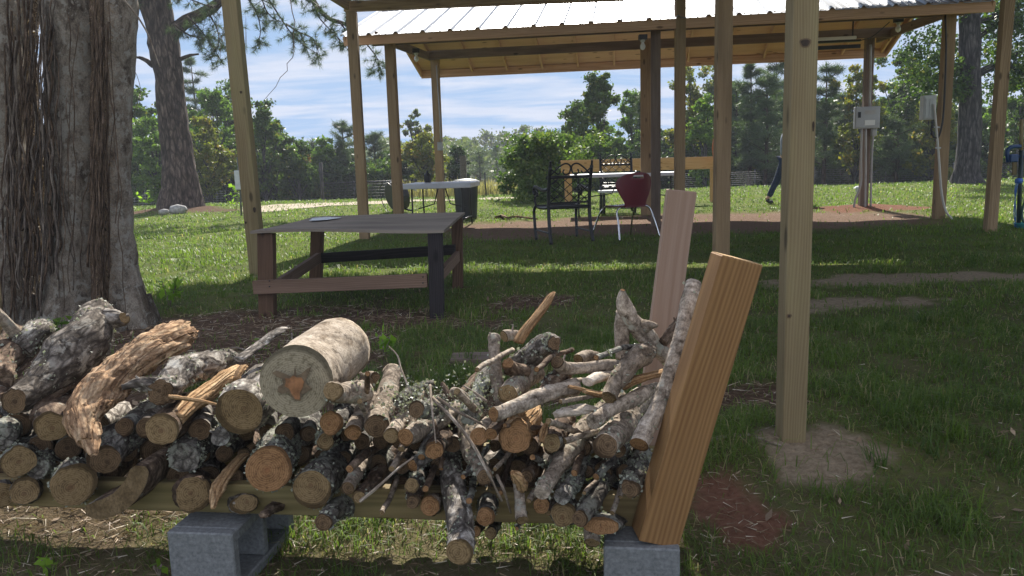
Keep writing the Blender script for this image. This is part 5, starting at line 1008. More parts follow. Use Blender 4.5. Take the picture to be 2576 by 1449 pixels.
# ------------------------------------------------------------------ logs
ENDM = {'t': 'end_tan', 'o': 'end_orange', 'p': 'end_pale', 'd': 'end_dark', 'w': 'end_wood'}
BK = {'g': 'bark_gray', 'l': 'bark_lichen', 'b': 'bark_pale', 'W': 'bark_white', 'n': 'bark_brown', 'r': 'bark_rotten', 's': 'wood_raw', 'v': 'vine_bark'}
def rw(p): return (p[1]*math.cos(PITCH)+(H-p[2])*math.sin(PITCH))/2000.
def log(label, kind, end, ctl, d0=-.07, d1=.42, flat=1., noise=.16, lich=0, nm=None, k=None, seg=26, rag=0., cat='log', tip=False, base_u=None, group=None):
    """ctl: (u, v, radius px) from the cut front end to the back end; d0..d1 metres behind the front beam"""
    n = len(ctl); U = base_u if base_u is not None else ctl[0][0]; pts = []; rr = []
    for i, c_ in enumerate(ctl):
        dy = c_[3] if len(c_) > 3 else d0+(d1-d0)*i/(n-1); p = P(c_[0], c_[1], yf(U)+dy); pts.append(p); rr.append(c_[2]*rw(p))
    rmax = max(rr); ln_ = sum(np.linalg.norm(pts[i+1]-pts[i]) for i in range(n-1)); k = k or int(np.clip(ln_/max(rmax, .008)*3.2, 10, 44))
    sp_ = spline(pts, k); rs = np.interp(np.linspace(0, n-1, k), range(n), rr)
    if nm is None: nm = 'firewood_log' if rmax > .024 else 'branch_piece'
    t = empty(nm, sp_[0], label, cat if rmax > .024 else 'branch', group or ('logs stacked on the rack' if rmax > .024 else 'branch pieces on the rack')); m_ = MB(); 
    if tip: rs[0] *= .35; rs[1] *= .8
    if kind not in 'W' and noise < .32:
        q = np.linspace(0, ln_*9, k)+rng.uniform(0, 90); env_ = np.sin(np.linspace(0, math.pi, k))**.5; sp_ = sp_+np.stack([vn(q, 1.5, 1)-.5, np.zeros(k), vn(q, 7.5, 1)-.5], 1)*(env_*max(rmax*.55, .007))[:, None]
        rs = rs*(1+.22*(vn(q*1.7, 3.3, 1)-.5)*env_)
    m_.tube(sp_, rs, seg, cap='end' if end else True, noise=noise, nsc=2.2, flat=flat, rag=rag, lcoff=0); V, seg, kk, T = m_.last
    if nm != 'buried_log' and kind in 'blgn':
        for _ in range(random.choice((0, 1, 1, 2, 3))):
            i = random.randint(2, kk-3); a = sp_[i]; dn = np.array([rng.normal(), rng.normal()*.4-.2, abs(rng.normal())+.3]); dn /= np.linalg.norm(dn); ra = min(rs[i]*.55, .016); a = a+dn*(rs[i]-ra)*.8; m_.tube(spline([a+dn*ra*.6, a+dn*(ra*1.12+.006), a+dn*(ra*1.2+.016*random.random())], 3), [ra*.5, ra*.30, ra*.22], 8, noise=.3)
    b_ = part2(m_, 'bark', BK[kind], t)
    if end:
        ringv = V[:seg]; c = ringv.mean(0); me_v = []; me_a = []; er_ = []; ocx = rmax*rng.uniform(-.22, .22); ocy = rmax*rng.uniform(-.22, .22); x = ringv[0]-c; x /= np.linalg.norm(x); y = np.cross(T[0], x)
        for s_ in (1., .86, .66, .4, .15):
            for q in ringv: d = (q-c)*s_; me_v.append(c+d-T[0]*.0012*(1 if s_ < 1 else .5)+T[0]*rng.uniform(-.0009, .0009)*(s_ < 1)); me_a.append((d@x+ocx, d@y+ocy, 0)); er_.append(np.linalg.norm(q-c))
        me_v.append(c-T[0]*.001); me_a.append((ocx, ocy, 0)); er_.append(rmax)
        Fs = [(i*seg+j, i*seg+(j+1) % seg, (i+1)*seg+(j+1) % seg, (i+1)*seg+j) for i in range(4) for j in range(seg)]; tr = [(4*seg+j, 4*seg+(j+1) % seg, 5*seg) for j in range(seg)]
        me = np_mesh('cut_end', np.array(me_v)-np.array(t.location), [np.array(Fs), np.array(tr)], ENDM[end], {'lc': ('FLOAT_VECTOR', np.array(me_a)), 'er': ('FLOAT', np.array(er_))}, False); link('cut_end', me, t)
    if lich:
        area = ln_*rmax*6; nf = int(lich*area*9000); i = rng.integers(0, kk-1, nf); j = rng.integers(0, seg, nf); f = rng.random((nf, 1)); Vr = V.reshape(kk, seg, 3); pos = Vr[i, j]*(1-f)+Vr[i+1, (j+1) % seg]*f
        keep = fbm(pos[:, 0]*1.3+pos[:, 2], pos[:, 1]*1.3-pos[:, 2], 14, 3) > .50; pos = pos[keep]; cen = sp_[i[keep]]; out_ = pos-cen; out_ /= np.linalg.norm(out_, axis=1)[:, None]+1e-9; pos = pos+out_*rng.uniform(.0005, .0045, (len(pos), 1))
        if len(pos): link('lichen', leafquads(pos, .0085, rng.random(len(pos)), 'lichen', 'lichen_flake', .8, .2, t.location), t)['kind'] = 'stuff'
    t['_c'] = 0; del t['_c']
    return t
X_ = log
# ---- the hero log
hero = X_('largest log, smooth pale bark and wide cut face with a brown star shaped stain', 'W', 'p', [(746, 960, 91), (776, 938, 89), (815, 905, 84), (852, 878, 80)], -.12, .34, noise=.05, seg=48)
c = P(746, 960, yf(746)-.122)-np.array([0, .004, 0]); T0 = P(776, 938, yf(746)+.03)-c; T0 /= np.linalg.norm(T0); hx = np.cross(T0, UZ); hx /= np.linalg.norm(hx); hy = np.cross(hx, T0); pxm = rw(c)
for nm_, mt_, pts, dz in (('end_stain', 'stain_dark', [(-62, 28), (-50, 34), (-30, 26), (-18, 20), (-6, 16), (0, 44), (3, 18), (14, 22), (30, 34), (44, 40), (36, 22), (24, 4), (30, -6), (42, -16), (24, -26), (14, -30), (10, -46), (-4, -44), (-14, -34), (-22, -22), (-38, -26), (-50, -20), (-48, -8), (-34, 0), (-36, 12), (-50, 18)], .0035), ('end_stain', 'stain_wood', [(-28, 14), (-16, 12), (-6, 20), (4, 14), (16, 14), (22, 2), (18, -12), (10, -24), (8, -42), (-4, -40), (-12, -28), (-18, -14), (-30, -6), (-26, 4)], .005)):
    V = [c+hx*(a*1.)*pxm+hy*(b_-2)*.9*pxm-T0*dz for a, b_ in spline([(a, b_) for a, b_ in pts+[pts[0]]], 90)[:-1, :2]] if False else [c+hx*a*.93*pxm+hy*(b_-2)*1.*pxm-T0*dz for a, b_ in pts]
    cen = np.mean(V, 0); V.append(cen); n = len(V)-1; part2(MB().add(V, [(i, (i+1) % n, n) for i in range(n)], np.array(V)-c), nm_, mt_, hero)
# ---- upper left
X_('broad gnarled grey log with a stub branch, resting against the big trunk', 'g', 'd', [(34, 1008, 33), (80, 965, 42), (140, 910, 55), (195, 855, 60), (232, 815, 50), (246, 790, 38)], -.02, .50, noise=.24, lich=.25, seg=34)
X_('stub branch broken off at the right of the gnarled grey log', 'g', 't', [(314, 800, 15), (285, 800, 24), (245, 806, 34)], .42, .46, noise=.3)
X_('split tan underside slab of the gnarled grey log, running below it', 'n', None, [(92, 1052, 18), (130, 1000, 20), (190, 950, 24), (270, 908, 12)], -.02, .35, flat=.6, noise=.2)
X_('long crumbling rotten tan slab hanging over the stack, ragged at its lower tip', 'r', None, [(218, 1112, 26), (214, 1050, 48), (250, 988, 56), (305, 935, 58), (370, 885, 56), (430, 852, 52), (462, 838, 38)], -.10, .46, flat=.72, noise=.42, rag=.5, seg=44, k=44)
X_('ragged lower tongue of the rotten slab', 'r', None, [(236, 1140, 10), (224, 1095, 30), (205, 1040, 34)], -.13, -.02, flat=.5, noise=.4, rag=.9)
X_('round tan cut log end tucked left of the rotten slab', 'n', 't', [(127, 1072, 40), (150, 1040, 40), (200, 1000, 36)], -.05, .35)
X_('flat grey brown plank leaning along the left of the gnarled log', 'n', None, [(-10, 1000, 16), (40, 935, 15), (122, 850, 12)], .02, .42, flat=.5, noise=.08)
X_('smooth pale grey green stick at the far left edge', 'b', None, [(-30, 765, 13), (10, 800, 14), (40, 838, 17), (72, 868, 18)], .20, .34, noise=.08)
X_('lichen crusted log end behind the pale stick', 'g', None, [(50, 880, 28), (95, 838, 28), (120, 826, 18)], .28, .45, noise=.3, lich=1.)
X_('reddish barked log at the far left edge under the pale stick', 'n', None, [(-20, 955, 44), (14, 890, 42), (40, 850, 34)], .08, .42, noise=.2, lich=.2)
X_('pale crusty log with a broken end right of the rotten slab', 'g', 'd', [(405, 985, 34), (450, 945, 36), (520, 915, 34), (572, 905, 26)], .0, .44, noise=.3, lich=.6, rag=.4)
X_('jagged snag of broken wood on the end of the pale crusty log', 'g', None, [(308, 975, 7), (345, 965, 14), (385, 970, 20), (415, 985, 24)], -.03, .02, noise=.4, rag=.6)
X_('thin splinter crossing in front of the pale crusty log', 's', None, [(548, 1018, 3), (500, 1008, 5), (440, 998, 6), (425, 996, 4)], -.06, -.02, noise=.2)
X_('split raw tan wedge above the cracked log end', 's', None, [(440, 1055, 26), (500, 1005, 30), (560, 955, 26), (596, 928, 15)], -.02, .36, flat=.75, noise=.25, rag=.3)
X_('cut log end with a long vertical crack, below the split tan wedge', 'n', 't', [(408, 1078, 41), (440, 1052, 40), (480, 1020, 30)], -.08, .2, noise=.12)
X_('large round tan log end left of the largest log', 'g', 't', [(601, 1036, 61), (630, 1010, 60), (670, 965, 52)], -.07, .34, noise=.07, lich=.2, seg=36)
X_('flat strip of grey bark leaning behind the largest log', 'g', None, [(600, 905, 17), (650, 868, 19), (705, 832, 16), (722, 828, 10)], .22, .50, flat=.35, noise=.25)
X_('loose tan chip standing behind the large round log end', 's', None, [(595, 955, 10), (612, 925, 13), (622, 915, 6)], .12, .25, flat=.5, noise=.3, rag=.5)
# ---- middle top
X_('short lichen covered piece with tan cut end leaning on the largest log', 'b', 't', [(838, 984, 25), (870, 985, 25), (915, 985, 27)], -.16, -.02, noise=.2, lich=.8)
X_('knobbly pale stub under the right side of the largest log', 'b', 'd', [(945, 948, 12), (925, 955, 22), (905, 985, 26)], .05, .15, noise=.35, lich=.5)
X_('orange cut log end below the lichen covered piece', 'l', 'o', [(834, 1065, 30), (860, 1040, 32), (900, 1010, 30)], -.08, .25, lich=.8)
X_('small orange piece beside the thick pale upright branch', 'b', 'o', [(888, 1088, 22), (900, 1060, 23), (914, 1032, 24), (935, 1000, 20)], -.10, .15, noise=.2)
X_('thick pale upright branch with dark cut face right of the largest log', 'b', 'd', [(948, 1072, 31), (960, 1040, 30), (972, 985, 27), (985, 935, 23)], -.08, .34, noise=.1, lich=.5)
X_('pale branch with grey cut end just right of the thick pale upright branch', 'b', 't', [(985, 1095, 20), (1005, 1068, 19), (1030, 1038, 19), (1060, 1000, 16)], -.10, .25, noise=.12, lich=.3)
X_('pale branch with orange cut face sloping up to the right', 'b', 'o', [(1020, 1100, 23), (1060, 1082, 24), (1110, 1055, 23), (1160, 1020, 20)], -.12, .22, noise=.1, lich=.2)
X_('dark ended short branch stub in the tangle of twigs', 'l', 'd', [(1048, 1030, 23), (1075, 1025, 23), (1110, 1010, 20)], -.10, .06, noise=.2, lich=.8)
X_('orange cut branch end under the crossing twigs', 'n', 'o', [(1092, 1132, 24), (1110, 1110, 24), (1140, 1070, 22)], -.10, .22)
X_('lichen tufted branch rising behind the tangle of twigs', 'l', None, [(1000, 1010, 14), (1040, 985, 15), (1085, 965, 10)], .05, .3, noise=.4, lich=2.2)
X_('short brown stub standing in the tangle of twigs', 'n', None, [(1132, 1005, 7), (1122, 985, 8), (1112, 965, 6)], .02, .08)
X_('small white knob ended branch in the tangle of twigs', 'b', None, [(1140, 985, 13), (1165, 1000, 14), (1185, 1030, 15)], .12, .06, noise=.2, lich=1.)
# ---- front row
X_('thick lichened log with a dark hollow in its orange cut face', 'l', 'o', [(677, 1180, 57), (695, 1150, 57), (730, 1100, 54), (765, 1060, 48)], -.13, .34, noise=.08, lich=.7, seg=36)
X_('thick lichened log with plain tan face right of the hollow one', 'l', 't', [(784, 1232, 50), (810, 1200, 50), (850, 1160, 46), (890, 1120, 38)], -.10, .34, noise=.07, lich=.7, seg=34)
X_('stubby bluish log poking out furthest below the beam, dark end', 'l', 'd', [(814, 1314, 22), (850, 1280, 26), (885, 1245, 28), (930, 1200, 26)], -.17, .25, noise=.15, lich=.6)
X_('slim pale branch above the stubby bluish log', 'b', 'd', [(875, 1228, 17), (900, 1190, 17), (930, 1145, 16), (965, 1100, 16)], -.14, .25, noise=.1, lich=.15)
X_('slim branch with tan end just right of the slim pale branch', 'n', 't', [(902, 1250, 16), (930, 1215, 18), (965, 1170, 18), (1010, 1120, 16)], -.13, .25, lich=.2)
X_('weathered split slab hanging down left of the hollow log', 's', None, [(535, 1278, 6), (548, 1235, 19), (585, 1180, 17), (640, 1120, 14)], -.15, .15, flat=.45, noise=.3, rag=.6)
X_('long mottled branch sticking out towards the viewer below the rack', 'g', 't', [(1157, 1388, 35), (1156, 1345, 34), (1150, 1266, 33), (1140, 1190, 28), (1128, 1125, 24), (1108, 1065, 19)], -.32, .30, noise=.12, lich=.35, seg=30)
X_('pale ringed branch running down beside the mottled one, brown end', 'b', 'd', [(1220, 1202, 20), (1200, 1165, 21), (1175, 1110, 22), (1172, 1050, 21), (1195, 1000, 20)], -.12, .28, noise=.1, lich=.4)
X_('round orange ended branch low between mottled branch and jagged snag', 'l', 'o', [(1222, 1300, 24), (1232, 1272, 24), (1245, 1235, 22), (1260, 1190, 18)], -.12, .25, lich=.5)
X_('orange knot with shaggy lichen left of the mottled branch', 'l', 'o', [(1038, 1172, 14), (1055, 1160, 18), (1075, 1145, 16)], -.11, -.04, noise=.4, lich=2.)
X_('short cut branch end under the shaggy orange knot', 'l', 't', [(1037, 1222, 18), (1050, 1190, 18), (1065, 1150, 18)], -.12, .15, noise=.25, lich=1.)
X_('broken dark branch end hanging lowest under the shaggy knot', 'n', 'd', [(1040, 1262, 18), (1050, 1235, 20), (1065, 1200, 18)], -.10, .15, noise=.3, lich=.3)
X_('log with half hidden orange face just left of the mottled branch', 'b', 'o', [(1082, 1272, 26), (1095, 1250, 27), (1120, 1200, 26)], -.09, .25)
X_('small round orange branch end left of the paired stubs', 'b', 'o', [(1206, 1096, 23), (1218, 1080, 23), (1240, 1055, 18)], -.10, .1)
X_('paired small stub just right of the small round orange end', 'n', 'o', [(1235, 1092, 15), (1250, 1070, 16), (1270, 1040, 15)], -.10, .1)
X_('triangular split log face showing raw orange wood', 's', 'o', [(1297, 1098, 40), (1310, 1080, 38), (1330, 1040, 32)], -.07, .3, noise=.3)
X_('brown log end behind the long grey branch', 'n', 't', [(1386, 1114, 24), (1400, 1090, 24), (1430, 1050, 20)], -.05, .3)
X_('broken tan splinter standing beside the split orange log', 's', None, [(1362, 1112, 8), (1368, 1085, 9), (1375, 1066, 5)], -.09, -.06, noise=.4, rag=.6)
X_('long grey branch running down through the middle of the right heap', 'b', None, [(1362, 1240, 20), (1400, 1175, 22), (1448, 1109, 23), (1500, 1045, 22), (1560, 1000, 20)], -.15, .34, noise=.12, lich=.7)
X_('blue green lichen encrusted branch right of the long grey branch', 'l', None, [(1412, 1250, 20), (1440, 1215, 24), (1462, 1150, 24), (1480, 1105, 20)], -.11, .25, noise=.25, lich=2.)
X_('lichened branch with dark round end left of the amber brace', 'l', 'd', [(1459, 1305, 22), (1490, 1255, 22), (1530, 1190, 24), (1570, 1130, 22)], -.16, .25, noise=.15, lich=1.4)
X_('thick white barked log with a rotted dark face near the amber brace', 'b', 'd', [(1522, 1122, 31), (1545, 1090, 32), (1580, 1045, 33), (1612, 1005, 32)], -.10, .34, noise=.08, lich=.2)
X_('long pale branch leaning up against the inside of the amber brace', 'b', 'o', [(1608, 1118, 25), (1635, 1060, 23), (1668, 990, 21), (1700, 880, 20), (1722, 790, 20), (1745, 712, 20)], -.06, .22, noise=.1, lich=.1, seg=28)
X_('hollow ended shaggy branch touching the foot of the amber brace', 'l', 'd', [(1586, 1228, 24), (1600, 1190, 27), (1615, 1140, 27)], -.11, .25, noise=.3, lich=.6)
X_('flat half log with orange split face at the bottom right', 'l', 'o', [(1512, 1322, 46), (1530, 1290, 46), (1560, 1240, 40)], -.13, .3, flat=.5, lich=.5)
X_('round tan log end on the bottom row right of the jagged snag', 'l', 't', [(1417, 1292, 32), (1430, 1270, 32), (1455, 1230, 30)], -.09, .34, lich=.3)
X_('cracked orange branch end next to the round tan bottom log', 'n', 'o', [(1362, 1272, 21), (1372, 1250, 21), (1395, 1210, 20)], -.09, .34)
X_('slim branch with tan tip below the jagged orange snag', 'b', 't', [(1313, 1309, 16), (1308, 1270, 15), (1303, 1215, 14)], -.14, -.05, noise=.1)
X_('jagged broken snag of orange wood', 's', None, [(1290, 1190, 6), (1302, 1200, 14), (1312, 1225, 14)], -.13, -.08, noise=.5, rag=1.)
X_('brown stub end hidden right of the jagged orange snag', 'n', 'd', [(1326, 1200, 17), (1335, 1180, 18), (1355, 1140, 18)], -.06, .25)
X_('small cut end below the beam right of the mottled branch', 'l', 't', [(1234, 1342, 15), (1242, 1320, 15), (1255, 1290, 14)], -.03, .2)
X_('small orange cut end below the beam beside the mottled branch', 'n', 'o', [(1195, 1336, 15), (1205, 1318, 15), (1215, 1290, 14)], -.03, .2)
X_('cut branch hanging below the flat half log beside the right block', 'b', 't', [(1489, 1366, 19), (1490, 1340, 19), (1492, 1300, 18)], -.10, -.04, lich=.2)
X_('pale log end sticking out to the right behind the amber brace', 'b', 'd', [(1733, 1224, 18), (1738, 1190, 18), (1742, 1150, 14)], .12, .45, lich=.2)
X_('brown log end low on the right behind the amber brace', 'n', 'd', [(1706, 1290, 22), (1700, 1260, 22), (1690, 1220, 20)], .12, .45)
# ---- upper right heap
X_('pale log with a clean cut face below the knotty lump', 'b', 't', [(1277, 992, 25), (1305, 968, 27), (1345, 935, 28)], .0, .22, noise=.15, lich=.5)
X_('knotty lumpy branch crotch with a dark hole on the heap', 'g', 'd', [(1394, 862, 18), (1378, 865, 30), (1345, 890, 32), (1310, 912, 28), (1285, 930, 20)], .12, .30, noise=.38, lich=1.2, base_u=1330)
X_('orange cut stub on the left of the knotty lump', 'n', 'o', [(1277, 914, 15), (1295, 925, 18), (1320, 935, 18)], .06, .14, noise=.2)
X_('thin pale branch standing upright at the left of the knotty lump', 'b', None, [(1244, 848, 17), (1246, 880, 14), (1247, 930, 14), (1256, 990, 15), (1264, 1030, 14)], .22, .05, noise=.2, lich=.5)
X_('flat tan plank of split wood standing up behind the knotty lump', 's', None, [(1304, 862, 18), (1330, 820, 21), (1362, 780, 20), (1384, 748, 13), (1394, 735, 5)], .34, .42, flat=.35, noise=.15)
X_('short cut piece lying behind the upright thin pale branch', 'b', 't', [(1268, 846, 14), (1300, 846, 14)], .38, .42)
X_('curved smooth pale branch across the top of the right heap', 'b', 'd', [(1402, 912, 17), (1425, 925, 15), (1470, 925, 14), (1530, 920, 15), (1590, 925, 15)], .05, .18, noise=.07)
X_('pale forked branch piece pointing up like a horn', 'b', 'o', [(1567, 730, 6), (1571, 765, 18), (1585, 800, 24), (1622, 832, 24), (1655, 875, 21), (1692, 915, 20)], .24, .30, noise=.16, tip=False)
X_('lower leg of the forked branch piece', 'b', None, [(1563, 780, 15), (1562, 830, 18), (1566, 900, 18)], .26, .28, noise=.12)
X_('short broken spur on the right of the forked branch piece', 'b', None, [(1652, 822, 5), (1640, 822, 11), (1620, 822, 17)], .24, .26, noise=.3)
X_('thick knotted pale branch in front of the forked piece', 'b', 't', [(1532, 1000, 20), (1560, 955, 22), (1592, 912, 25), (1622, 890, 26), (1640, 880, 16)], .02, .24, noise=.2, lich=.2)
X_('short dark branch bracing between the pink board and the long pale branch', 'n', None, [(1668, 862, 12), (1690, 835, 14), (1718, 800, 13)], .26, .30, noise=.2)
X_('freshly split tan board lying across the right heap', 's', None, [(1470, 985, 9), (1520, 988, 16), (1600, 955, 19), (1690, 930, 14)], .0, .16, flat=.5, noise=.15)
X_('pale splinter crossing from the long branch to the split board', 's', None, [(1430, 972, 7), (1480, 982, 9), (1545, 998, 10)], .02, .05, flat=.6, noise=.15)
X_('long pale brown branch lying across the front of the right heap', 'b', 'o', [(1242, 1042, 19), (1280, 1030, 19), (1330, 1010, 19), (1390, 990, 20), (1450, 972, 22)], -.13, .05, noise=.12, base_u=1300)
X_('curled flake of white bark in the middle of the right heap', 'W', None, [(1400, 1045, 14), (1430, 1035, 24), (1470, 1028, 24), (1502, 1030, 10)], -.07, .0, flat=.45, noise=.4, rag=.5)
X_('small flat white bark piece behind the long pale brown branch', 'W', None, [(1422, 965, 12), (1440, 960, 15), (1462, 955, 10)], .06, .12, flat=.5, noise=.3)
X_('white cracked bark slab under the curved smooth branch', 'W', None, [(1478, 960, 18), (1510, 948, 22), (1550, 942, 16)], .06, .16, flat=.6, noise=.3)
X_('pale branch under the freshly split board', 'b', None, [(1490, 1062, 19), (1540, 1030, 20), (1610, 990, 18), (1650, 975, 14)], -.05, .2, noise=.1, lich=.1)
X_('shaggy torn root end between knotty lump and long brown branch', 'n', None, [(1362, 995, 12), (1385, 968, 24), (1405, 945, 22), (1425, 940, 12)], .0, .14, noise=.5, lich=.5, rag=.6)
X_('lichen bearing branch rising left of the thin upright branch', 'l', None, [(1180, 1050, 22), (1200, 1005, 26), (1225, 955, 26), (1245, 920, 20)], .0, .28, noise=.25, lich=1.6)
X_('flat brown board sloping behind the lichen bearing branch', 'n', None, [(1160, 985, 12), (1195, 955, 15), (1235, 915, 13)], .28, .45, flat=.4, noise=.1)
X_('rounded pale branch end peeping over the curved smooth branch', 'b', 't', [(1455, 905, 15), (1475, 900, 16), (1500, 900, 14)], .22, .30, noise=.15)
# ---- bottom left in the shade
X_('oval yellow tan log end at the left edge, second row up', 'l', 't', [(44, 1160, 40), (70, 1135, 38), (115, 1100, 34)], -.06, .3, lich=.3)
X_('round tan log end below the oval one at the left edge', 'g', 't', [(62, 1235, 35), (80, 1215, 34), (110, 1180, 30)], -.05, .34)
X_('log end cut off by the left edge of the view on the bottom row', 'g', 't', [(4, 1246, 32), (20, 1225, 32), (50, 1190, 30)], -.05, .34)
X_('wide tan log end with a small dark core, left of the curved slab', 'l', 't', [(186, 1218, 55), (205, 1195, 53), (240, 1150, 46)], -.07, .34, lich=.5, seg=34)
X_('angular brown log end between curved slab and hanging split slab', 'n', 't', [(486, 1243, 44), (500, 1220, 44), (530, 1180, 40)], -.07, .34, noise=.25)
X_('low oval log end resting on the beam under the hollow log', 'g', 't', [(614, 1268, 36), (625, 1255, 36), (650, 1230, 34)], -.04, .34, flat=.65)
X_('big shaded lichen log filling the stack under the rotten slab', 'l', 'd', [(262, 1155, 40), (310, 1110, 50), (370, 1060, 50), (430, 1010, 40)], -.04, .4, noise=.2, lich=.6)
X_('shaded blue grey log below the large round log end', 'l', None, [(460, 1150, 38), (500, 1115, 44), (560, 1080, 40)], -.02, .35, noise=.2, lich=.9)
X_('small bluish barked log in the gap right of the cracked log end', 'l', None, [(555, 1100, 22), (580, 1080, 24), (620, 1060, 22)], -.04, .3, lich=.5)
X_('dark rotten sliver at the foot of the hollow log', 'n', None, [(662, 1296, 12), (690, 1278, 20), (740, 1240, 16)], -.10, .1, flat=.6, noise=.4, rag=.5)
X_('dim cut end under the orange end below the largest log', 'l', 't', [(818, 1112, 22), (840, 1095, 24), (880, 1070, 22)], -.05, .3, noise=.2, lich=1.)
X_('dim lichen log at the left edge behind the oval end', 'l', None, [(0, 1100, 36), (30, 1060, 38), (70, 1010, 34)], .0, .35, lich=.5)
X_('bluish log lying between the round tan ends at the far left', 'l', None, [(95, 1180, 26), (125, 1140, 28), (165, 1100, 26)], -.02, .3, noise=.2, lich=.6)
# curved slab: a crescent cut face with bark below
t = empty('curved_slab', P(300, 1240, yf(300)), 'crescent shaped tan slab curving up under the rotten slab', 'log', 'logs stacked on the rack')
cc_ = spline([(216, 1284), (255, 1282), (300, 1262), (335, 1225), (350, 1190), (352, 1172)], 22); w_ = np.interp(np.linspace(0, 1, 22), [0, .15, .5, .85, 1], [12, 24, 27, 24, 14]); tg_ = np.gradient(cc_, axis=0); nn = np.stack([-tg_[:, 1], tg_[:, 0]], 1); nn /= np.linalg.norm(nn, axis=1)[:, None]
yy = yf(300)-.09; V = []; 
for dy in (0, .38):
    for s_ in (1, -1):
        for q, w2, n2 in zip(cc_, w_, nn): p = P(*(q+n2*w2*s_*1.0), yy); V.append(p+nr_*dy)
n = 22; Fs = [(i, i+1, n+i+1, n+i) for i in range(n-1)]; side = [(i, 2*n+i, 2*n+i+1, i+1) for i in range(n-1)]+[(n+i, n+i+1, 3*n+i+1, 3*n+i) for i in range(n-1)]+[(0, n, 3*n, 2*n), (n-1, 3*n-1, 4*n-1, 2*n-1)]+[(2*n+i, 3*n+i, 3*n+i+1, 2*n+i+1) for i in range(n-1)]
V = np.array(V); part2(MB().add(V, side, (V-V[0])*[1, 1, 1]), 'bark', 'bark_brown', t)
V2 = V.copy(); V2[:2*n] -= nr_*.001; part2(MB().add(V2[:2*n], Fs, (V2[:2*n]-V2[0])), 'cut_end', 'wood_dim', t)
# fill: more logs inside the stack, seen only as dark glimpses
k = 0
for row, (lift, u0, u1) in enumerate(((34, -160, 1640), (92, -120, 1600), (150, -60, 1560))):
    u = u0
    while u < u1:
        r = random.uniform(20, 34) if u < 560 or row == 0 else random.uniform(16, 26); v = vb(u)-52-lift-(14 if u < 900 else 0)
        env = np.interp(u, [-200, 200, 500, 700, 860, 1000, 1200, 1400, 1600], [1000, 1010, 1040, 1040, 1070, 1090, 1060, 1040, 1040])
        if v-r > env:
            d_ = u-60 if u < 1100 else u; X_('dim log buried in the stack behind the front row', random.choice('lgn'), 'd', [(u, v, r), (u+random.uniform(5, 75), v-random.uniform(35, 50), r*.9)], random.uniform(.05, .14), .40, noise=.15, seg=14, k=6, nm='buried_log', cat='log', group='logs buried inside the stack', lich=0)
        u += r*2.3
# loose twigs over the stack
def twig(label, pts, r, nm='twig'):
    p3 = [P(u, v, yf(1100)+d) for u, v, d in pts]; t = empty(nm, p3[0], label, 'twig', 'loose twigs on the stack'); part2(MB().tube(spline(p3, 24), np.linspace(r, r*.55, 24), 6, noise=.15), 'stem', 'twig', t)
twig('thin pale twig arching up right of the thick upright branch', [(1036, 992, .05), (1022, 960, .08), (1008, 925, .14), (1000, 895, .18), (978, 871, .2)], .0034)
twig('straight thin twig hanging down over the orange branch end', [(1082, 969, -.02), (1085, 1010, -.10), (1090, 1060, -.15), (1097, 1114, -.17)], .0038)
twig('long grey twig slanting down to the right over the ringed branch', [(1087, 1000, -.06), (1140, 1055, -.14), (1190, 1120, -.17), (1228, 1190, -.2), (1262, 1260, -.16)], .0055)
twig('thin grey twig crossing towards the small round orange end', [(1100, 1000, -.08), (1150, 1035, -.12), (1190, 1055, -.14), (1226, 1075, -.15)], .0042)
twig('thin grey twig slanting up from the slim branch tips', [(905, 1262, -.17), (950, 1225, -.16), (1000, 1180, -.14), (1040, 1150, -.1)], .0045)
twig('lichened twig with bare tip hanging beside the jagged snag', [(1250, 1195, -.12), (1268, 1235, -.15), (1285, 1290, -.1)], .005)
twig('short bare twig standing over the split tan wedge', [(1225, 1010, .0), (1190, 985, .03), (1165, 970, .05)], .004)
twig('thin twig dangling over the right cinder block', [(1645, 1275, -.1), (1630, 1335, -.13), (1600, 1370, -.12), (1560, 1400, -.1)], .003)
stk = [(905, 1010, 930, 1090), (925, 940, 900, 1060), (1010, 1130, 1060, 985), (1060, 1150, 1130, 1010), (985, 1180, 1050, 1075), (1110, 1180, 1090, 1060), (1150, 985, 1235, 1075), (1165, 1200, 1230, 1120), (1245, 1180, 1330, 1060), (1260, 1240, 1290, 1120), (1330, 1260, 1400, 1120),
       (1340, 1150, 1420, 1190), (1380, 1290, 1440, 1180), (1445, 1190, 1500, 1060), (1470, 1240, 1540, 1130), (1500, 1200, 1600, 1050), (1540, 1290, 1590, 1160), (1270, 1070, 1400, 1080), (1420, 1110, 1560, 1080), (1180, 1260, 1200, 1180), (960, 1290, 1000, 1200), (1070, 1230, 1100, 1150), (1380, 1060, 1480, 1100), (1300, 1330, 1340, 1240), (1410, 1010, 1560, 975), (1350, 930, 1440, 880), (1200, 930, 1290, 880), (1500, 900, 1610, 870), (1560, 1250, 1640, 1100), (880, 1180, 960, 1120)]
wh = ['over the pale branches right of the largest log', 'beside the thick pale upright branch', 'near the orange end under the twigs', 'in the tangle left of the mottled branch', 'left of the shaggy orange knot', 'behind the top of the mottled branch', 'across the ringed branch top', 'between ringed branch and jagged snag', 'right of the small round orange end', 'above the jagged orange snag', 'along the long grey branch foot', 'crossing the long grey branch', 'over the cracked orange end', 'beside the lichen encrusted branch', 'over the lichened dark end branch', 'across the thick white barked log', 'over the flat half log', 'in front of the split orange log', 'under the curled white bark', 'low beside the mottled branch', 'low under the slim branches', 'beside the half hidden orange face', 'in front of the curled white bark', 'below the slim tan tipped branch', 'over the freshly split board', 'on the knotty lump', 'behind the thin upright branch', 'behind the curved smooth branch', 'close to the amber brace foot', 'over the plain faced log top']
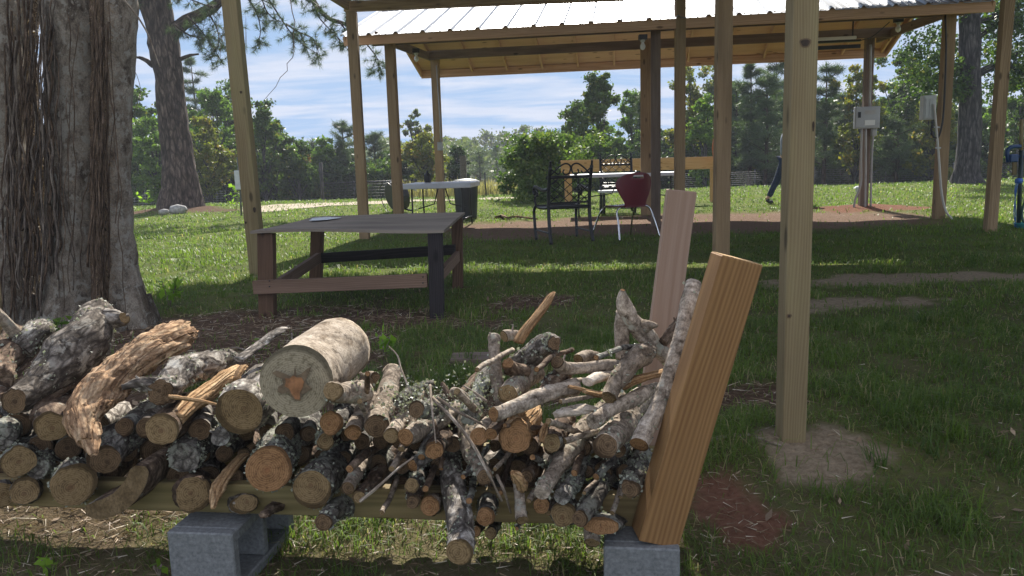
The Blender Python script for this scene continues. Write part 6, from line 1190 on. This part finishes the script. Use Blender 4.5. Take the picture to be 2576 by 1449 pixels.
for k, ((a, b_, c_, d_), w_) in enumerate(zip(stk, wh)):
    r = random.uniform(5, 10); mu, mv = (a+c_)/2+random.uniform(-8, 8), (b_+d_)/2+random.uniform(-8, 8)
    X_('%s stick %s' % (['thin grey', 'slim brown', 'crooked pale', 'thin lichened'][k % 4], w_), 'bnbl'[k % 4], 'o' if k % 2 else 't', [(a, b_, r), (mu, mv, r*1.05), (c_, d_, r*.8)], random.uniform(-.14, -.06), random.uniform(.05, .25), noise=.2, seg=10, k=14, nm='thin_stick', cat='stick', group='thin sticks in the stack', lich=.6 if k % 4 == 3 else 0, base_u=1200)
# shaggy lichen tufts caught in the middle
n = 900; u = np.concatenate([rng.normal(1040, 42, n//2), rng.normal(1180, 60, n//2)]); v = np.concatenate([rng.normal(1010, 26, n//2), rng.normal(1000, 36, n//2)]); pos = np.array([P(a, b_, yf(1100)+rng.uniform(-.08, .12)) for a, b_ in zip(u, v)]); 
tag(link('lichen_tufts', leafquads(pos, .007, rng.random(n)*.5, 'lichen_tufts', 'lichen_flake', .8, .2)), None, None, kind='stuff')
# boards on the ground behind the stack
t = empty('scrap_board', G(1190, 905), 'weathered brown board lying on the grass behind the stack', 'board'); part2(MB().bar(G(1135, 905, .03), G(1262, 902, .03), .16, .04, UZ, .004), 'board', 'lumber_old', t)
t = empty('dry_branch', G(1850, 1095), 'bare dry branch lying on the ground left of the big pale post', 'stick'); part2(MB().tube(spline([G(u, v)+UZ*.0 for u, v in ((1775, 1112), (1830, 1098), (1890, 1092), (1950, 1072))], 18), np.linspace(.012, .005, 18), 6, noise=.2), 'stem', 'twig', t); part2(MB().tube([G(1890, 1092), G(1930, 1112), G(1965, 1120)], .005, 5), 'stem', 'twig', t)
for k, (lab, a) in enumerate((('pale bare twig in the mulch left of the big cut log', ((640, 905), (612, 880), (575, 878), (545, 900))), ('short pale stick in the mulch by the front left table leg', ((735, 845), (740, 862), (790, 866), (815, 876))), ('dry stick on the grass at the lower right', ((2330, 1380), (2380, 1402), (2440, 1440)))
    , ('pale stub of stick in the grass at the lower middle right', ((2275, 1483-40), (2310, 1462), (2350, 1478))))):
    t = empty('ground_twig', G(*a[0]), lab, 'stick', 'sticks on the ground'); part2(MB().tube(spline([np.array([*G(u, v)[:2], tz(*G(u, v)[:2])+.015]) for u, v in a], 14), np.linspace(.006, .003, 14), 5, noise=.2), 'stem', 'twig', t)

# ================================================================== PERSON walking away to the right, behind the post
pY = 16.7; p0 = G(1962, 511); px = P(1977, 500, pY)[0]; g0 = tz(px, pY)
t = empty('person', (px, pY, g0), 'person in grey shirt and blue jeans walking right, mostly hidden behind the big pale post', 'person')
def skinmesh(nm, chains, mat, lvl=2, parent=None):
    vs = []; es = []; rs = []; idx = {}
    for ch in chains:
        prev = None
        for x, y, z, r in ch:
            key = (round(x, 4), round(y, 4), round(z, 4))
            if key not in idx: idx[key] = len(vs); vs.append((x, y, z)); rs.append(r)
            i = idx[key]
            if prev is not None: es.append((prev, i))
            prev = i
    me = bpy.data.meshes.new(nm); me.from_pydata(vs, es, []); o = link(nm, me, parent); md = o.modifiers.new('skin', 'SKIN'); md.use_smooth_shade = True
    for sv, r in zip(me.skin_vertices[0].data, rs): sv.radius = (r, r) if np.ndim(r) == 0 else r
    me.skin_vertices[0].data[0].use_root = True
    md = o.modifiers.new('sub', 'SUBSURF'); md.levels = md.render_levels = lvl; me.materials.append(MATS[mat]); return o
# local coords: +x walking direction (right), y depth, z up
hip = (0, 0, .95, (.11, .15))
body = [[hip, (.01, 0, 1.12, (.10, .14)), (.02, 0, 1.30, (.115, .17)), (.02, 0, 1.42, (.09, .14)), (.03, 0, 1.50, .052), (.04, 0, 1.57, .055)],
        [hip, (-.02, .09, .88, .085), (-.16, .10, .50, .055), (-.34, .10, .12, .038), (-.40, .10, .09, .035)],
        [hip, (.03, -.09, .88, .085), (.20, -.10, .50, .055), (.22, -.10, .08, .04), (.33, -.10, .04, .03)],
        [(.02, 0, 1.42, (.09, .14)), (.0, .19, 1.40, .05), (.08, .22, 1.13, .038), (.22, .20, .95, .028), (.26, .195, .89, .022)],
        [(.02, 0, 1.42, (.09, .14)), (.0, -.19, 1.40, .05), (-.10, -.22, 1.13, .038), (-.12, -.21, .90, .028), (-.11, -.21, .83, .022)]]
skinmesh('body', body, 'skin', 2, t)
skinmesh('shirt', [[(.0, 0, .93, (.125, .165)), (.01, 0, 1.12, (.118, .157)), (.02, 0, 1.30, (.13, .185)), (.02, 0, 1.43, (.10, .15)), (.025, 0, 1.48, .066)], [(.02, 0, 1.43, (.10, .15)), (.0, .20, 1.40, .066), (.05, .225, 1.22, .06)], [(.02, 0, 1.43, (.10, .15)), (.0, -.20, 1.40, .066), (-.06, -.225, 1.22, .06)]], 'shirt', 2, t)
skinmesh('jeans', [[(0, 0, .97, (.12, .16)), (-.02, .09, .88, .10), (-.16, .10, .50, .072), (-.33, .10, .13, .062)], [(0, 0, .97, (.12, .16)), (.03, -.09, .88, .10), (.20, -.10, .50, .072), (.22, -.10, .08, .062)]], 'jeans', 2, t)
skinmesh('shoe', [[(-.32, .10, .12, .045), (-.37, .10, .06, .05), (-.30, .10, .035, .045), (-.22, .10, .03, .04)]], 'shoe', 2, t); skinmesh('shoe', [[(.19, -.10, .07, .045), (.20, -.10, .04, .05), (.34, -.10, .035, .042)]], 'shoe', 2, t)
head = [[(.04, 0, 1.53, .05), (.045, 0, 1.60, (.082, .07)), (.04, 0, 1.67, (.098, .08)), (.04, 0, 1.73, (.085, .075)), (.035, 0, 1.77, .04)], [(.045, 0, 1.60, (.082, .07)), (.11, 0, 1.585, .03)], [(.04, 0, 1.67, (.098, .08)), (.138, 0, 1.635, .014)], [(.04, 0, 1.67, (.098, .08)), (.03, .083, 1.65, .018)], [(.04, 0, 1.67, (.098, .08)), (.03, -.083, 1.65, .018)]]
skinmesh('head', head, 'skin', 2, t)
for y_ in (.03, -.03): part2(MB().lathe([(.003, -.008), (.010, -.004), (.010, .004), (.003, .008)], np.array([px+.128, pY+y_, g0+1.662]), 8, (1, 0, 0)), 'eye', 'shoe', t)
part2(MB().tube([np.array([px+.128, pY-.022, g0+1.60]), np.array([px+.134, pY, g0+1.599]), np.array([px+.128, pY+.022, g0+1.60])], .004, 5), 'mouth', 'rope', t)
skinmesh('hair', [[(-.0, 0, 1.60, (.07, .07)), (-.01, 0, 1.68, (.098, .088)), (.02, 0, 1.75, (.098, .084)), (.06, 0, 1.775, (.05, .06))]], 'hair', 2, t)
for sy, bx, bz in ((1, .26, .89), (-1, -.11, .83)):
    ch = []
    for k in range(4): y_ = sy*.20+(k-1.5)*.017; ch.append([(bx, sy*.197, bz, .020), (bx+.02, y_, bz-.05, .0115), (bx+.035, y_, bz-.085-.006*(2-abs(k-1.5)), .009), (bx+.03, y_, bz-.115-.008*(2-abs(k-1.5)), .007)])
    ch.append([(bx, sy*.197, bz, .020), (bx+.038, sy*.197-.02*sy, bz-.03, .010), (bx+.055, sy*.197-.02*sy, bz-.06, .008)])
    skinmesh('hand', ch, 'skin', 1, t)
print('OBJECTS', len(bpy.data.objects))

# ================================================================== KNOTS AND SCREWS
def knot(parent, nm, u, v, Y, a, b_, mat, lab=None):
    c = P(u, v, Y); th = np.linspace(0, 6.28318, 18, endpoint=False); V = [c+np.array([a*math.cos(t_)*(1+.15*math.sin(3*t_)), 0, b_*math.sin(t_)*(1+.12*math.cos(2*t_))]) for t_ in th]+[c+np.array([0, -.001, 0])]
    o = part2(MB().add(V, [(i, 18, (i+1) % 18) for i in range(18)], np.array(V)-c), nm, mat, parent); return o
bigp = [o for o in sh.children if 'label' in o and 'nearest' in o['label']][0]; newp = [o for o in sh.children if 'label' in o and 'long crack' in o['label']][0]
for u, v, a, b_, mt_ in ((2026, 108, .015, .013, 'knot_dark'), (2026, 108, .020, .018, 'knot_ring'), (2046, 318, .004, .02, 'knot_dark'), (1985, 795, .010, .009, 'knot_ring'), (1985, 795, .005, .005, 'knot_dark')): knot(bigp, 'knot', u, v, 2.854 - (.0006 if mt_ == 'knot_dark' else 0), a, b_, mt_)
for u, v, a, b_ in ((606, 232, .012, .014), (640, 528, .014, .03), (618, 560, .01, .014)): knot(newp, 'knot', u, v, 7.79, a, b_, 'knot_dark')
pkb = [o for o in rk.children if 'label' in o and 'pink' in o['label']][0]
for u, v, a, b_ in ((1692, 705, .009, .010), (1664, 800, .018, .024), (1698, 768, .006, .006)): knot(pkb, 'knot', u, v, yf(1650)+.455-.021, a, b_, 'knot_red')
for u, v in ((678, 707), (678, 721), (1064, 697), (1064, 712)): knot(lt, 'screw', u, v, FL[1]-.115 if u < 900 else FR[1]-.12, .006, .006, 'metal_black')
# ================================================================== AIR
m_ = MB().box((-150, -30, -6), (150, 150, 16)); hz = m_.build('haze', 'rock'); tag(hz, None, None, kind='stuff')
mt = bpy.data.materials.new('haze'); mt.use_nodes = True; nt = mt.node_tree; nt.nodes.clear(); o = N(nt, 'ShaderNodeOutputMaterial'); v = N(nt, 'ShaderNodeVolumePrincipled', i_Density=.0017); v.inputs['Color'].default_value = (.85, .90, 1, 1); L(nt, v.outputs[0], o.inputs['Volume']); hz.data.materials[0] = mt
